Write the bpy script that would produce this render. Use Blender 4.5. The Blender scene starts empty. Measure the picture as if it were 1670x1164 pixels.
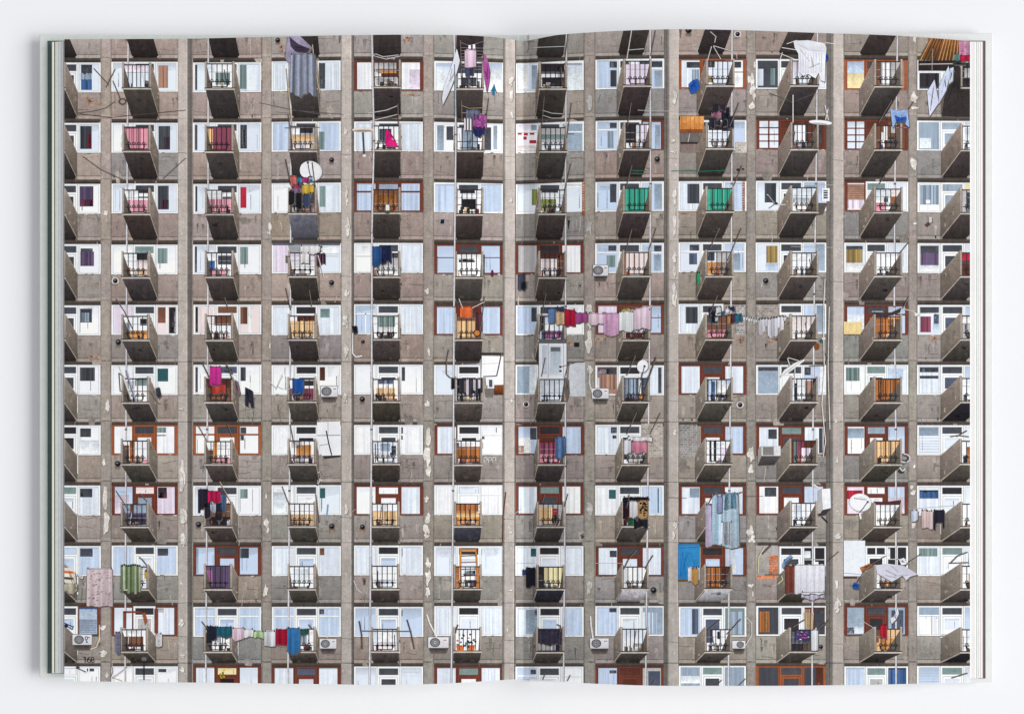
import bpy, math, random
from mathutils.geometry import tessellate_polygon
from mathutils import Vector

# ------------------------------------------------------------------ camera, world, lamps, exposure
PX = 0.0004            # metres per unit of page ruling
DIST = 0.90            # camera height above the fore-edge of the pages
ZR = 0.019             # height of the page edges above the table
sc = bpy.context.scene
cam_d = bpy.data.cameras.new('camera'); cam = bpy.data.objects.new('camera', cam_d)
sc.collection.objects.link(cam); sc.camera = cam
cam.location = (0, 0, ZR + DIST)
cam_d.sensor_width = 36; cam_d.lens = 36 * DIST / (1670 * PX)
cam_d.shift_y = (903 - 582) / 1670.0
cam_d.clip_start = 0.05; cam_d.clip_end = 20

world = bpy.data.worlds.new('World'); sc.world = world; world.use_nodes = True
bg = world.node_tree.nodes['Background']
bg.inputs[0].default_value = (0.985, 0.99, 1.0, 1); bg.inputs[1].default_value = 0.50

def lamp(name, loc, target, size, size_y, power, col):
    d = bpy.data.lights.new(name, 'AREA'); d.shape = 'RECTANGLE'
    d.size = size; d.size_y = size_y; d.energy = power; d.color = col
    o = bpy.data.objects.new(name, d); sc.collection.objects.link(o)
    o.location = loc
    o.rotation_euler = (Vector(target) - Vector(loc)).to_track_quat('-Z', 'Y').to_euler()
    return o
lamp('softbox', (11.2, -2.0, 8.0), (0, 0.1, 0), 12.0, 7.0, 2120, (1.0, 0.99, 0.962))
sc.view_settings.view_transform = 'Standard'; sc.view_settings.look = 'None'
sc.view_settings.exposure = 0; sc.view_settings.gamma = 1
sc.cycles.use_denoising = True

# ------------------------------------------------------------------ helpers
random.seed(168)
C = sc.collection
def lin(v):
    v /= 255.0
    return v / 12.92 if v <= 0.04045 else ((v + 0.055) / 1.055) ** 2.4
INK = 1.0
def L3(c): return tuple(min(0.93, lin(x) * INK) for x in c)

def node_mat(name):
    m = bpy.data.materials.new(name); m.use_nodes = True
    nt = m.node_tree; b = nt.nodes['Principled BSDF']
    return m, nt, b
def N(nt, t, **kw):
    n = nt.nodes.new(t)
    for k, v in kw.items():
        if k.startswith('i_'): n.inputs[k[2:].replace('_', ' ')].default_value = v
        else: setattr(n, k, v)
    return n

def solid(name, col, rough=0.6, var=0.03, scale=40, spec=0.3, bump=0.0):
    m, nt, b = node_mat(name)
    tc = N(nt, 'ShaderNodeTexCoord'); nz = N(nt, 'ShaderNodeTexNoise'); nz.inputs['Scale'].default_value = scale
    nz.inputs['Detail'].default_value = 6
    nt.links.new(tc.outputs['Object'], nz.inputs['Vector'])
    mr = N(nt, 'ShaderNodeMapRange'); mr.inputs['From Min'].default_value = .3; mr.inputs['From Max'].default_value = .7
    mr.inputs['To Min'].default_value = 1 - var; mr.inputs['To Max'].default_value = 1 + var
    nt.links.new(nz.outputs[0], mr.inputs['Value'])
    mx = N(nt, 'ShaderNodeVectorMath', operation='SCALE'); mx.inputs[0].default_value = L3(col)
    nt.links.new(mr.outputs[0], mx.inputs['Scale']); nt.links.new(mx.outputs[0], b.inputs['Base Color'])
    b.inputs['Roughness'].default_value = rough; b.inputs['Specular IOR Level'].default_value = spec
    if bump:
        bp = N(nt, 'ShaderNodeBump'); bp.inputs['Strength'].default_value = bump; bp.inputs['Distance'].default_value = 0.0005
        n2 = N(nt, 'ShaderNodeTexNoise'); n2.inputs['Scale'].default_value = 900
        nt.links.new(tc.outputs['Object'], n2.inputs['Vector']); nt.links.new(n2.outputs[0], bp.inputs['Height'])
        nt.links.new(bp.outputs[0], b.inputs['Normal'])
    return m

# printing ink: the colour of every printed dot comes from the 'ink' attribute; its alpha is how coarse the print looks there
def ink_material():
    m, nt, b = node_mat('printed_ink')
    at = N(nt, 'ShaderNodeAttribute', attribute_name='ink')
    tc = N(nt, 'ShaderNodeTexCoord')
    def noise(scale, det, rough, stretch=None):
        nz = N(nt, 'ShaderNodeTexNoise'); nz.inputs['Scale'].default_value = scale
        nz.inputs['Detail'].default_value = det; nz.inputs['Roughness'].default_value = rough
        if stretch:
            mp = N(nt, 'ShaderNodeMapping'); mp.inputs['Scale'].default_value = stretch
            nt.links.new(tc.outputs['Object'], mp.inputs['Vector']); nt.links.new(mp.outputs[0], nz.inputs['Vector'])
        else: nt.links.new(tc.outputs['Object'], nz.inputs['Vector'])
        s = N(nt, 'ShaderNodeMath', operation='SUBTRACT'); s.inputs[1].default_value = 0.5
        nt.links.new(nz.outputs[0], s.inputs[0]); return s
    def mad(a, k, c):
        n = N(nt, 'ShaderNodeMath', operation='MULTIPLY_ADD'); n.inputs[1].default_value = k
        nt.links.new(a.outputs[0], n.inputs[0])
        if c is None: n.inputs[2].default_value = 0
        else: nt.links.new(c.outputs[0], n.inputs[2])
        return n
    s = mad(noise(1400, 2, .7), 2.6, None)           # grain, about a pixel of the print
    s = mad(noise(300, 5, .7), 2.2, s)              # blotches
    s = mad(noise(38, 3, .6), 1.4, s)                # large tone drift
    s = mad(noise(130, 4, .6, (3.2, .45, 1)), 1.3, s)  # streaks running down the wall
    mu = N(nt, 'ShaderNodeMath', operation='MULTIPLY')
    nt.links.new(s.outputs[0], mu.inputs[0]); nt.links.new(at.outputs['Alpha'], mu.inputs[1])
    ad = N(nt, 'ShaderNodeMath', operation='ADD'); ad.inputs[1].default_value = 1.0
    nt.links.new(mu.outputs[0], ad.inputs[0])
    cl = N(nt, 'ShaderNodeClamp'); cl.inputs['Min'].default_value = .25; cl.inputs['Max'].default_value = 1.9
    nt.links.new(ad.outputs[0], cl.inputs['Value'])
    sc_ = N(nt, 'ShaderNodeVectorMath', operation='SCALE')
    nt.links.new(at.outputs['Color'], sc_.inputs[0]); nt.links.new(cl.outputs[0], sc_.inputs['Scale'])
    nt.links.new(sc_.outputs[0], b.inputs['Base Color'])
    b.inputs['Roughness'].default_value = 0.6; b.inputs['Specular IOR Level'].default_value = 0.04
    return m
INKMAT = ink_material()

def spline(pts):
    xs = [p[0] for p in pts]; ys = [p[1] for p in pts]; n = len(xs)
    ms = []
    for i in range(n):
        if i == 0: ms.append((ys[1]-ys[0])/(xs[1]-xs[0]))
        elif i == n-1: ms.append((ys[-1]-ys[-2])/(xs[-1]-xs[-2]))
        else:
            a = (ys[i]-ys[i-1])/(xs[i]-xs[i-1]); b = (ys[i+1]-ys[i])/(xs[i+1]-xs[i])
            ms.append(0 if a*b <= 0 else 2*a*b/(a+b))
    def f(x):
        if x <= xs[0]: return ys[0]
        if x >= xs[-1]: return ys[-1]
        for i in range(n-1):
            if x <= xs[i+1]:
                h = xs[i+1]-xs[i]; t = (x-xs[i])/h
                return ((2*t**3-3*t*t+1)*ys[i] + (t**3-2*t*t+t)*h*ms[i] + (-2*t**3+3*t*t)*ys[i+1] + (t**3-t*t)*h*ms[i+1])
    return f
# the open pages: their rise above the fore-edge, and where head and foot of the sheet run
GUT = 854
RISE = spline([(105,0),(300,.0035),(500,.0075),(650,.0105),(745,.0098),(800,.006),(835,.0008),(GUT,-.003),(872,.0015),(910,.0085),(980,.0155),(1090,.0195),(1200,.0180),(1350,.0130),(1480,.0065),(1582,0)])
HEAD = spline([(105,64.5),(300,63.6),(400,61.5),(560,58.2),(650,57),(740,57.6),(800,60.5),(835,65),(GUT,67.5),(872,64.5),(910,57.5),(960,53.5),(1040,49.6),(1110,48),(1200,49.5),(1330,54),(1450,58),(1540,64),(1582,68)])
FOOT = spline([(105,1110),(300,1112),(500,1114.5),(630,1116),(720,1114),(800,1109.5),(GUT,1106.5),(900,1109.5),(980,1114.5),(1090,1117.5),(1250,1117.5),(1400,1116),(1582,1112)])
XS = [105]
while XS[-1] + 9 < GUT: XS.append(XS[-1] + 9)
XS.append(GUT)
while XS[-1] + 9 < 1580: XS.append(XS[-1] + 9)
XS.append(1582)
HX = [RISE(x) for x in XS]; TX = [HEAD(x) for x in XS]; BX = [FOOT(x) for x in XS]
LAYER = 1.3e-5
RISE_K = .6
HX = [h*RISE_K for h in HX]
def P(x, y, z):                       # ruling (x, y) seen at height z -> world
    k = PX * (DIST - (z - ZR)) / DIST
    return ((x - 835) * k, -(y - 903) * k, z)
def strip(x):
    lo, hi = 0, len(XS) - 2
    while lo < hi:
        m = (lo + hi + 1) // 2
        if XS[m] <= x: lo = m
        else: hi = m - 1
    return lo

def clip(poly, f):                    # poly: list of tuples (x, y, r, g, b, a); keeps f >= 0
    out = []; n = len(poly)
    for i in range(n):
        a = poly[i]; b = poly[(i+1) % n]; fa = f(a); fb = f(b)
        if fa >= 0: out.append(a)
        if (fa < 0) != (fb < 0):
            t = fa / (fa - fb); out.append(tuple(u + (v-u)*t for u, v in zip(a, b)))
    return out

class Print:
    """One printed motif: flat ink lying on the curved page."""
    all = []
    def __init__(s, name, label=None): s.name = name; s.label = label; s.p = []; Print.all.append(s)
    def poly(s, pts, col, layer, tex=.25):
        if isinstance(col[0], (int, float)): cols = [col] * len(pts)
        else: cols = col
        vs = [(p[0], p[1]) + L3(c) + (tex,) for p, c in zip(pts, cols)]
        if len(vs) > 3 :
            tris = tessellate_polygon([[Vector((v[0], v[1], 0)) for v in vs]])
            for t in tris: s.p.append(([vs[i] for i in t], layer))
        else: s.p.append((vs, layer))
    def rect(s, x0, y0, x1, y1, col, layer, tex=.25):
        if x1 <= x0 or y1 <= y0: return
        cols = col
        if not isinstance(col[0], (int, float)): cols = [col[0], col[0], col[1], col[1]]
        s.poly([(x0,y0),(x1,y0),(x1,y1),(x0,y1)], cols, layer, tex)
    def line(s, pts, w, col, layer, tex=.2):
        for (x0,y0),(x1,y1) in zip(pts, pts[1:]):
            d = math.hypot(x1-x0, y1-y0) or 1; nx, ny = -(y1-y0)/d*w/2, (x1-x0)/d*w/2
            s.poly([(x0+nx,y0+ny),(x1+nx,y1+ny),(x1-nx,y1-ny),(x0-nx,y0-ny)], col, layer, tex)
    def ell(s, cx, cy, rx, ry, col, layer, rot=0, n=20, tex=.15, a0=0, a1=360):
        q = []
        for i in range(n):
            t = math.radians(a0 + (a1-a0)*i/n); u, v = rx*math.cos(t), ry*math.sin(t); r = math.radians(rot)
            q.append((cx+u*math.cos(r)-v*math.sin(r), cy+u*math.sin(r)+v*math.cos(r)))
        s.poly(q, col, layer, tex)
    def build(s, pages):
        verts, faces, cols = [], [], []; area = [0, 0]
        for tri, layer in s.p:
            ar = abs((tri[1][0]-tri[0][0])*(tri[2][1]-tri[0][1]) - (tri[2][0]-tri[0][0])*(tri[1][1]-tri[0][1]))
            if ar < 1e-3: continue
            x0 = max(105, min(v[0] for v in tri)); x1 = min(1582, max(v[0] for v in tri))
            if x1 <= x0: continue
            for k in range(strip(x0), strip(x1 - 1e-6) + 1):
                a, b = XS[k], XS[k+1]
                q = clip(tri, lambda v: v[0]-a)
                if len(q) > 2: q = clip(q, lambda v: b-v[0])
                if len(q) < 3: continue
                ta, tb, ba, bb = TX[k], TX[k+1], BX[k], BX[k+1]
                q = clip(q, lambda v: v[1] - (ta+(tb-ta)*(v[0]-a)/(b-a)))
                if len(q) > 2: q = clip(q, lambda v: (ba+(bb-ba)*(v[0]-a)/(b-a)) - v[1])
                if len(q) < 3: continue
                i0 = len(verts)
                for v in q:
                    t = (v[0]-a)/(b-a); z = ZR + HX[k] + (HX[k+1]-HX[k])*t + LAYER*(layer+1)
                    verts.append(P(v[0], v[1], z)); cols.append(v[2:6])
                # keep the ink facing up
                w = verts[i0:]
                sa = sum(w[i][0]*w[(i+1)%len(w)][1] - w[(i+1)%len(w)][0]*w[i][1] for i in range(len(w)))
                idx = list(range(i0, len(verts)))
                faces.append(idx if sa > 0 else idx[::-1]); area[0 if b <= GUT else 1] += abs(sa)
        if not faces: return None
        me = bpy.data.meshes.new(s.name); me.from_pydata(verts, [], faces)
        ca = me.color_attributes.new('ink', 'FLOAT_COLOR', 'POINT')
        ca.data.foreach_set('color', [c for v in cols for c in v])
        me.materials.append(INKMAT); me.update()
        o = bpy.data.objects.new(s.name, me); C.objects.link(o)
        o.parent = pages[0] if area[0] >= area[1] else pages[1]
        if s.label: o['label'] = s.label
        return o

PAL = dict(w=(242,244,250), l=(224,232,245), s=(194,210,234), g=(150,166,184), d=(72,74,82), k=(38,36,40),
  c=(122,142,142), t=(52,92,98), B=(66,98,146), N=(44,46,62), m=(138,74,94), r=(176,44,64), p=(220,150,166),
  q=(226,214,232), v=(166,98,150), u=(100,84,114), o=(206,144,86), y=(228,188,140), b=(120,82,66), z=(88,52,42),
  G=(66,168,144), e=(138,146,80), f=(232,216,170), x=(128,118,108), a=(182,180,182), h=(236,222,222),
  n=(166,128,112), j=(160,136,88), O=(172,108,62), i=(84,92,112), D=(52,50,54))
FR = dict(w=(242,245,250), b=(114,62,50), o=(156,90,60), c=(222,205,170))
def mul(c, k): return tuple(max(0, min(255, x*k)) for x in c)
def mixc(a, b, t): return tuple(x+(y-x)*t for x, y in zip(a, b))
def jit(c, a=6): 
    d = random.uniform(-a, a); return tuple(max(0, min(255, x+d+random.uniform(-a,a)*.3)) for x in c)
R = random.uniform

# ------------------------------------------------------------------ ruling of the printed facade
TROW = [2,101,200,299,398,497,595,693,791,889.5,988,1085.5]
DX_ = spline([(105,.5),(360,.5),(497,-1),(630,-2.6),(767,0),(830,2),(854,3.2),(885,1),(950,-2),(1037,-4),(1170,-5),(1305,-4.5),(1435,-3.5),(1560,-2)])
FADE = [1.1,1,.9,.7,.3,.1,0,0,0,0,0,0]
def wy(x, y):                          # the sheet is pulled at its head near the gutter
    r = (y - 52) / 98.6
    r = max(0, min(10.99, r)); i = int(r); f = FADE[i] + (FADE[i+1]-FADE[i])*(r-i)
    return y + DX_(x) * f
COLS = [  # opening left/right, balcony front left/right at rows 1..10, shift of the wall end
 (54,164, 62,106, 61,105.5, 20.5),(182,290, 200,245.5, 197,241.5, 14),(315,426, 335,381, 333,377.5, 10),(443,556, 471,517, 469,514, 5),
 (577,690, 607,653.5, 604.5,650, 1),(708,821, 744,789.5, 740,785, -1.5),(841,952, 880,924.5, 875,920, -6),(971,1083, 1018,1062, 1013,1057, -11),
 (1107,1217, 1152,1197, 1149,1193, -15.5),(1233,1348, 1290,1335, 1288,1332, -21),(1377,1481, 1426,1471.5, 1426,1470.5, -24.5),(1496,1610, 1567,1612, 1566,1611, -32)]
def bal(c, r):
    T = TROW[r]; k = (r-1)/9.0; q = COLS[c]
    x0 = q[2] + (q[4]-q[2])*k; x1 = q[3] + (q[5]-q[3])*k
    o = DX_((x0+x1)/2) * FADE[r]
    rt = T + 3 + 3.75*(r-1) + o; fl = T + 43 + 3.4*(r-1) + o; wl = T + 91.2 + o
    return x0, x1, rt, fl, wl, q[6]

WALL = (168,154,144)
def wallcol(x, y):
    k = (y-60)/1050; return mixc(mixc((168,155,147), (153,144,138), min(1,max(0,(x-300)/900))), (146,140,134), min(1, k*1.1))

wall = Print('concrete_wall', 'grey brown concrete wall of the printed apartment block')
# base tone
for i in range(0, 60):
    for j in range(0, 44):
        xa, ya = 100+i*25, 40+j*25
        wall.poly([(xa,ya),(xa+25,ya),(xa+25,ya+25),(xa,ya+25)], [wallcol(xa,ya),wallcol(xa+25,ya),wallcol(xa+25,ya+25),wallcol(xa,ya+25)], 0, .34)
for c in range(12):
    a, b = COLS[c][0], COLS[c][1]
    for r in range(0, 12):
        T = TROW[r]
        def Y(y, x=(a+b)/2): return wy(x, y)
        cw = jit(wallcol(a, T+70), 7); _h = R(-5,6); cw = (cw[0]+_h, cw[1], cw[2]-_h*.6+2)
        # spandrel below the window, darker towards the storey line
        wall.poly([(a,Y(T+49,a)),(b,Y(T+49,b)),(b,Y(T+86,b)),(a,Y(T+86,a))], [jit(mul(cw,1.03),4), jit(mul(cw,1.03),4), jit(mul(cw,.93),5), jit(mul(cw,.93),5)], 1, .36)
        wall.poly([(a,Y(T+86.2,a)),(b,Y(T+86.2,b)),(b,Y(T+87.5,b)),(a,Y(T+87.5,a))], mul(cw,.70), 2, .6)
        wall.poly([(a-14,Y(T+87.5,a)),(b+14,Y(T+87.5,b)),(b+14,Y(T+93,b)),(a-14,Y(T+93,a))], mul(cw,1.06), 2, .4)
        # shadow under the lintel, printed as dark ink in the picture
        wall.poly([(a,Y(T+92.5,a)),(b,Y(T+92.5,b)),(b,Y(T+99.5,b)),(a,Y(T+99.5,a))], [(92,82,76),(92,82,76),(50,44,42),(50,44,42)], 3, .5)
        for _ in range(9):             # drips and stains
            xx = R(a, b); y0 = T + R(50, 70); w_ = R(1.2, 7); hh = R(8, 24); kk = random.choice([.74,.82,.86,.9,1.08,1.14])
            cc = mul(cw, kk)
            wall.poly([(xx,Y(y0)),(xx+w_,Y(y0)),(xx+w_*.7,Y(y0+hh)),(xx+w_*.3,Y(y0+hh))], [cc,cc,cw,cw], 2, .5)
        # joint at the side of the opening, its recess shadow printed as a dark hairline
        wall.line([(b+.5,Y(T+2)),(b+.5,Y(T+93))], 1.6, mul(cw,.72), 3, .5)
        wall.line([(a-.5,Y(T+50)),(a-.5,Y(T+93))], 1.2, mul(cw,.78), 3, .5)
        for _ in range(3):
            x_ = R(a, b-20); y_ = T + R(52, 84); q = [(x_, Y(y_))]
            for __ in range(4): q.append((q[-1][0]+R(3,8), q[-1][1]+R(-1.6,1.6)))
            wall.line(q, R(.5,.9), mul(cw, R(.6,.8)), 4, .5)
# narrow pilasters
for xa, xb in [(164,181),(427,443),(690.5,707),(953,970),(1217.5,1232.5),(1481.5,1495.5)]:
    for r in range(0, 12):
        T = TROW[r]; o = wy(xa, T) - T
        cc = jit(mul(wallcol(xa, T), 1.03), 5)
        wall.rect(xa+1.5, T-8+o, xb-1.5, T+46+o, [cc, jit(cc,5)], 4, .4)
        wall.rect(xa, T+46+o, xb, T+86+o, [jit(cc,4), jit(mul(cc,.96),4)], 4, .45)
        wall.rect(xa, T+86+o, xb, T+92+o, [mul(cc,1.02), mul(cc,.99)], 4, .45)
        wall.line([(xa+1,T-6+o),(xa+1,T+92+o)], 1.0, mul(cc,.86), 5, .5)
        wall.line([(xb-.5,T-6+o),(xb-.5,T+92+o)], 1.0, mul(cc,.84), 5, .5)

for _ in range(420):
    x_, y_ = R(106,1580), R(60,1110); L_ = R(5,30); q = [(x_,y_)]
    for __ in range(5): q.append((q[-1][0]+R(-1.2,1.2), q[-1][1]+L_/5))
    wall.line(q, R(.6,1.8), mul(wallcol(x_,y_), random.choice([.72,.8,.86,1.12,1.2])), 3.5, .6)
for _ in range(150):
    x_, y_ = R(106,1560), R(60,1110); w_, h_ = R(6,22), R(6,26); c0 = wallcol(x_,y_); c1 = mul(c0, random.choice([.84,.9,1.07,1.1]))
    wall.poly([(x_,y_),(x_+w_*.5,y_-h_*.2),(x_+w_,y_+h_*.2),(x_+w_*.8,y_+h_),(x_+w_*.2,y_+h_*.9)], [c1,c0,c1,c0,c1], 3.2, .6)
def patch(P_, x, y, w, h, layer=8, col=(206,199,192)):
    n = 12; q = []
    for i in range(n):
        t = 2*math.pi*i/n; k = R(.4, 1.12)
        q.append((x + w/2 + math.cos(t)*w/2*k, y + h/2 + math.sin(t)*h/2*k))
    if w*h > 25: cx, cy = x+w/2, y+h/2; P_.poly([(cx+(u-cx)*1.14+.5, cy+(v-cy)*1.05+.7) for u, v in q], (126,116,108) if col[0] > 180 else mul(col,.9), layer-.4, .5)  # larger, darker copy prints an edge shadow beneath the patch
    P_.poly(q, [jit(mul(col, R(.88,1.04)), 6) for _ in q], layer, .5)

# broad pillars with their shaded flank
pill = [(290,305.5,'R'),(556.5,573,'R'),(823.5,840,'R'),(1091,1107,'L'),(1359,1375.5,'L')]
for n_, (xa, xb, side) in enumerate(pill):
    pr = Print('pillar', 'printed concrete pillar running the full height of the page')
    for r in range(0, 12):
        T = TROW[r]-6; o = -1.2*(r/10) if side == 'L' else (-1.5*(r/10) if xa > 800 else 0)
        o2 = -1.2*((r+1)/10) if side == 'L' else (-1.5*((r+1)/10) if xa > 800 else 0)
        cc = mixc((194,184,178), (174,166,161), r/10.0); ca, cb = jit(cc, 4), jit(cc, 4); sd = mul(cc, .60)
        pr.poly([(xa+o,T),(xb+o,T),(xb+o2,T+99.5),(xa+o2,T+99.5)], [ca,cb,cb,ca], 6, .32)
        if side == 'R':
            wd = 7.5 if n_ == 0 else (4.5 if n_ == 1 else 1.8)
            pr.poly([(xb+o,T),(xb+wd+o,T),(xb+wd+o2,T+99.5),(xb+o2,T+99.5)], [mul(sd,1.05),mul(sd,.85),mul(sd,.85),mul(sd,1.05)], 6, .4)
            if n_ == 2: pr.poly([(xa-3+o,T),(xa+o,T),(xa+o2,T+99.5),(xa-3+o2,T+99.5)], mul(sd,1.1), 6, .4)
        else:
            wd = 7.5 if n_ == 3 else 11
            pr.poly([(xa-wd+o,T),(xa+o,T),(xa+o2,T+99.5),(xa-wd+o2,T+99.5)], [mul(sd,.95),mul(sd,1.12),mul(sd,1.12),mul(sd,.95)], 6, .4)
            pr.line([(xa-wd*.45+o,T),(xa-wd*.45+o2,T+99.5)], .8, mul(sd,.7), 7, .5)
        pr.line([(xa+.7+o,T),(xa+.7+o2,T+99.5)], 1.1, mul(cc,.86), 7, .4)
        pr.line([(xb-.7+o,T),(xb-.7+o2,T+99.5)], 1.0, mul(cc,1.1), 7, .4)
        if r in (2,4,6,8,10) : pr.line([(xa+o,T+55+n_*3),(xb+o,T+56+n_*3)], 1.1, mul(cc,.75), 7, .6)
        for _ in range(2):
            patch(pr, R(xa+1,xb-6)+o, T+R(5,90), R(1.5,4), R(2,6), 8, (215,206,198))
    # peeled white paint
    spots = {0:[(292,738,11,72),(293,818,12,46),(293,868,12,26),(290,1006,10,18),(293,1085,9,12),(291,1066,12,6),(291,664,10,6)],
             1:[(560,206,7,16),(563,300,5,40),(562,352,9,36),(561,470,9,20),(558,512,12,26),(559,552,9,36),(559,634,8,30),(562,820,6,22),(561,255,7,3)],
             2:[(829,122,9,18),(829,144,9,20),(831,180,7,14),(830,320,6,12),(832,650,4,8),(829,960,8,4),(829,866,8,4)],
             3:[(1096,141,8,32),(1094,225,7,9),(1096,305,8,30),(1096,335,8,62),(1096,405,9,24),(1097,432,6,22),(1096,458,9,52),(1093,246,12,5),(1096,700,8,10),(1098,850,7,12),(1095,865,7,16)],
             4:[(1359,868,14,12),(1362,944,5,16),(1360,972,12,28),(1362,745,6,10),(1368,672,4,6),(1361,682,5,10)]}[n_]
    for q in spots: patch(pr, *q, layer=9, col=(226,221,216)); patch(pr, q[0]+R(-1,2), q[1]+R(0,q[3]*.5), q[2]*.8, q[3]*.6, layer=10, col=(222,217,212))

# ------------------------------------------------------------------ windows
def items(pr, spec, x0, y0, x1, y1, layer, fr=None, door=False):
    toks = [t.strip() for t in spec.split(',')]
    head = toks[0].split(); base = PAL[head[0][0]]; W, H = x1-x0, y1-y0
    folds = '|' in toks[0]; blind = '=' in toks[0]
    k0 = R(.84,.99) if base[0] > 185 and toks[0][0] in 'lsq' else .97  # pale glass: reflection printed as a darker top
    ym = y0 + H*R(.25,.6)
    pr.rect(x0, y0, x1, ym, [mul(jit(base,3),k0), jit(base,3)], layer, .10 if base[0] > 185 else .35)
    pr.rect(x0, ym, x1, y1, [jit(base,3), mul(jit(base,2),1.04)], layer, .05 if base[0] > 185 else .35)
    if base[0] > 185 and not folds and W > 15 and R(0,1) < .6:      # glass shows a dim slanted reflection
        xa, xb = x0+W*R(0,.5), x0+W*R(.6,1); ya = y0+H*R(0,.15); yb = y0+H*R(.2,.5); cR = mul(base, R(.84,.93))
        pr.poly([(xa,ya),(xb,ya),(xb-W*R(0,.3),yb),(xa+W*R(0,.15),yb)], [cR,cR,base,base], layer+.5, .3)
    def fold(xa, ya, xb, yb, col, lay, k=.12):
        xx = xa
        while xx < xb:
            w_ = R(1.2, 3.6); c1 = mul(col, 1+R(-k, k*.6)); pr.rect(xx, ya, min(xb, xx+w_), yb, [c1, mul(c1, R(.94,1.05))], lay, .15); xx += w_
    if folds: fold(x0, y0+H*.04, x1, y1, base, layer+1, .07)
    elif base[0] > 170:                # faint reflections of the sky in the glass
        q = R(.2,.6); pr.poly([(x0,y0+H*q),(x1,y0+H*(q-R(.0,.25))),(x1,y1),(x0,y1)], mul(base, R(.985,1.03)), layer+1, .06)
        for _ in range(2):
            if R(0,1) < .6:
                xx = R(x0, x1-2); pr.rect(xx, y0+R(0,H*.4), xx+R(.7,1.6), y1-R(0,H*.2), mul(base, R(.9,.97)), layer+1, .1)
    if blind:
        yy = y0
        while yy < y1: pr.rect(x0, yy, x1, yy+.8, mul(base,.86), layer+1, .1); yy += 4.5
    for t in toks[1:]:
        f = t.replace('|','').replace('=','').split(); col = PAL[f[0]]; a, b, c_, d = [float(v)/100 + (R(-.025,.025) if 3 < float(v) < 96 else 0) for v in f[1:5]]
        xa, xb, ya, yb = x0+W*a, x0+W*b, y0+H*c_, y0+H*d
        pr.rect(xa, ya, xb, yb, [mul(col,R(.82,.95)), mul(col,R(1,1.12))], layer+2, .42)
        if '|' in t: fold(xa, ya, xb, yb, col, layer+3, .26)
        if '=' in t:
            yy = ya
            while yy < yb: pr.rect(xa, yy, xb, yy+1, mul(col,.75), layer+3, .2); yy += 3
        if '|' not in t and '=' not in t and f[0] in 'dkDzi':   # dark glass: dim shapes of the room behind
            for _ in range(3):
                u, v = R(xa, xb), R(ya, yb); pr.rect(u, v, min(xb,u+R(1,5)), min(yb,v+R(2,9)), mul(col, R(.7,1.5)), layer+3, .3)
    F = fr or FR['w']
    if 'T' in head: pr.rect(x0, y0+H*.27, x1, y0+H*.27+2, F, layer+4, .15); pr.rect(x0, y0+H*.27+2, x1, y0+H*.27+2.8, mul(F,.75), layer+4, .15)
    if 'U' in head: pr.rect(x0, y0+H*.42, x1, y0+H*.42+1.4, mul(F,.8), layer+4, .15)
    if 'M' in head: pr.rect(x0+W*.5-1, y0+(H*.27 if 'T' in head else 0), x0+W*.5+1, y1, F, layer+4, .15)
    if 'X' in head:
        pr.rect(x0+W*.5-1.2, y0, x0+W*.5+1.2, y1, F, layer+4, .2)
        for k in (1,2,3): pr.rect(x0, y0+H*k/4-1, x1, y0+H*k/4+1, F, layer+4, .2)
FSIDE = {}
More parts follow.
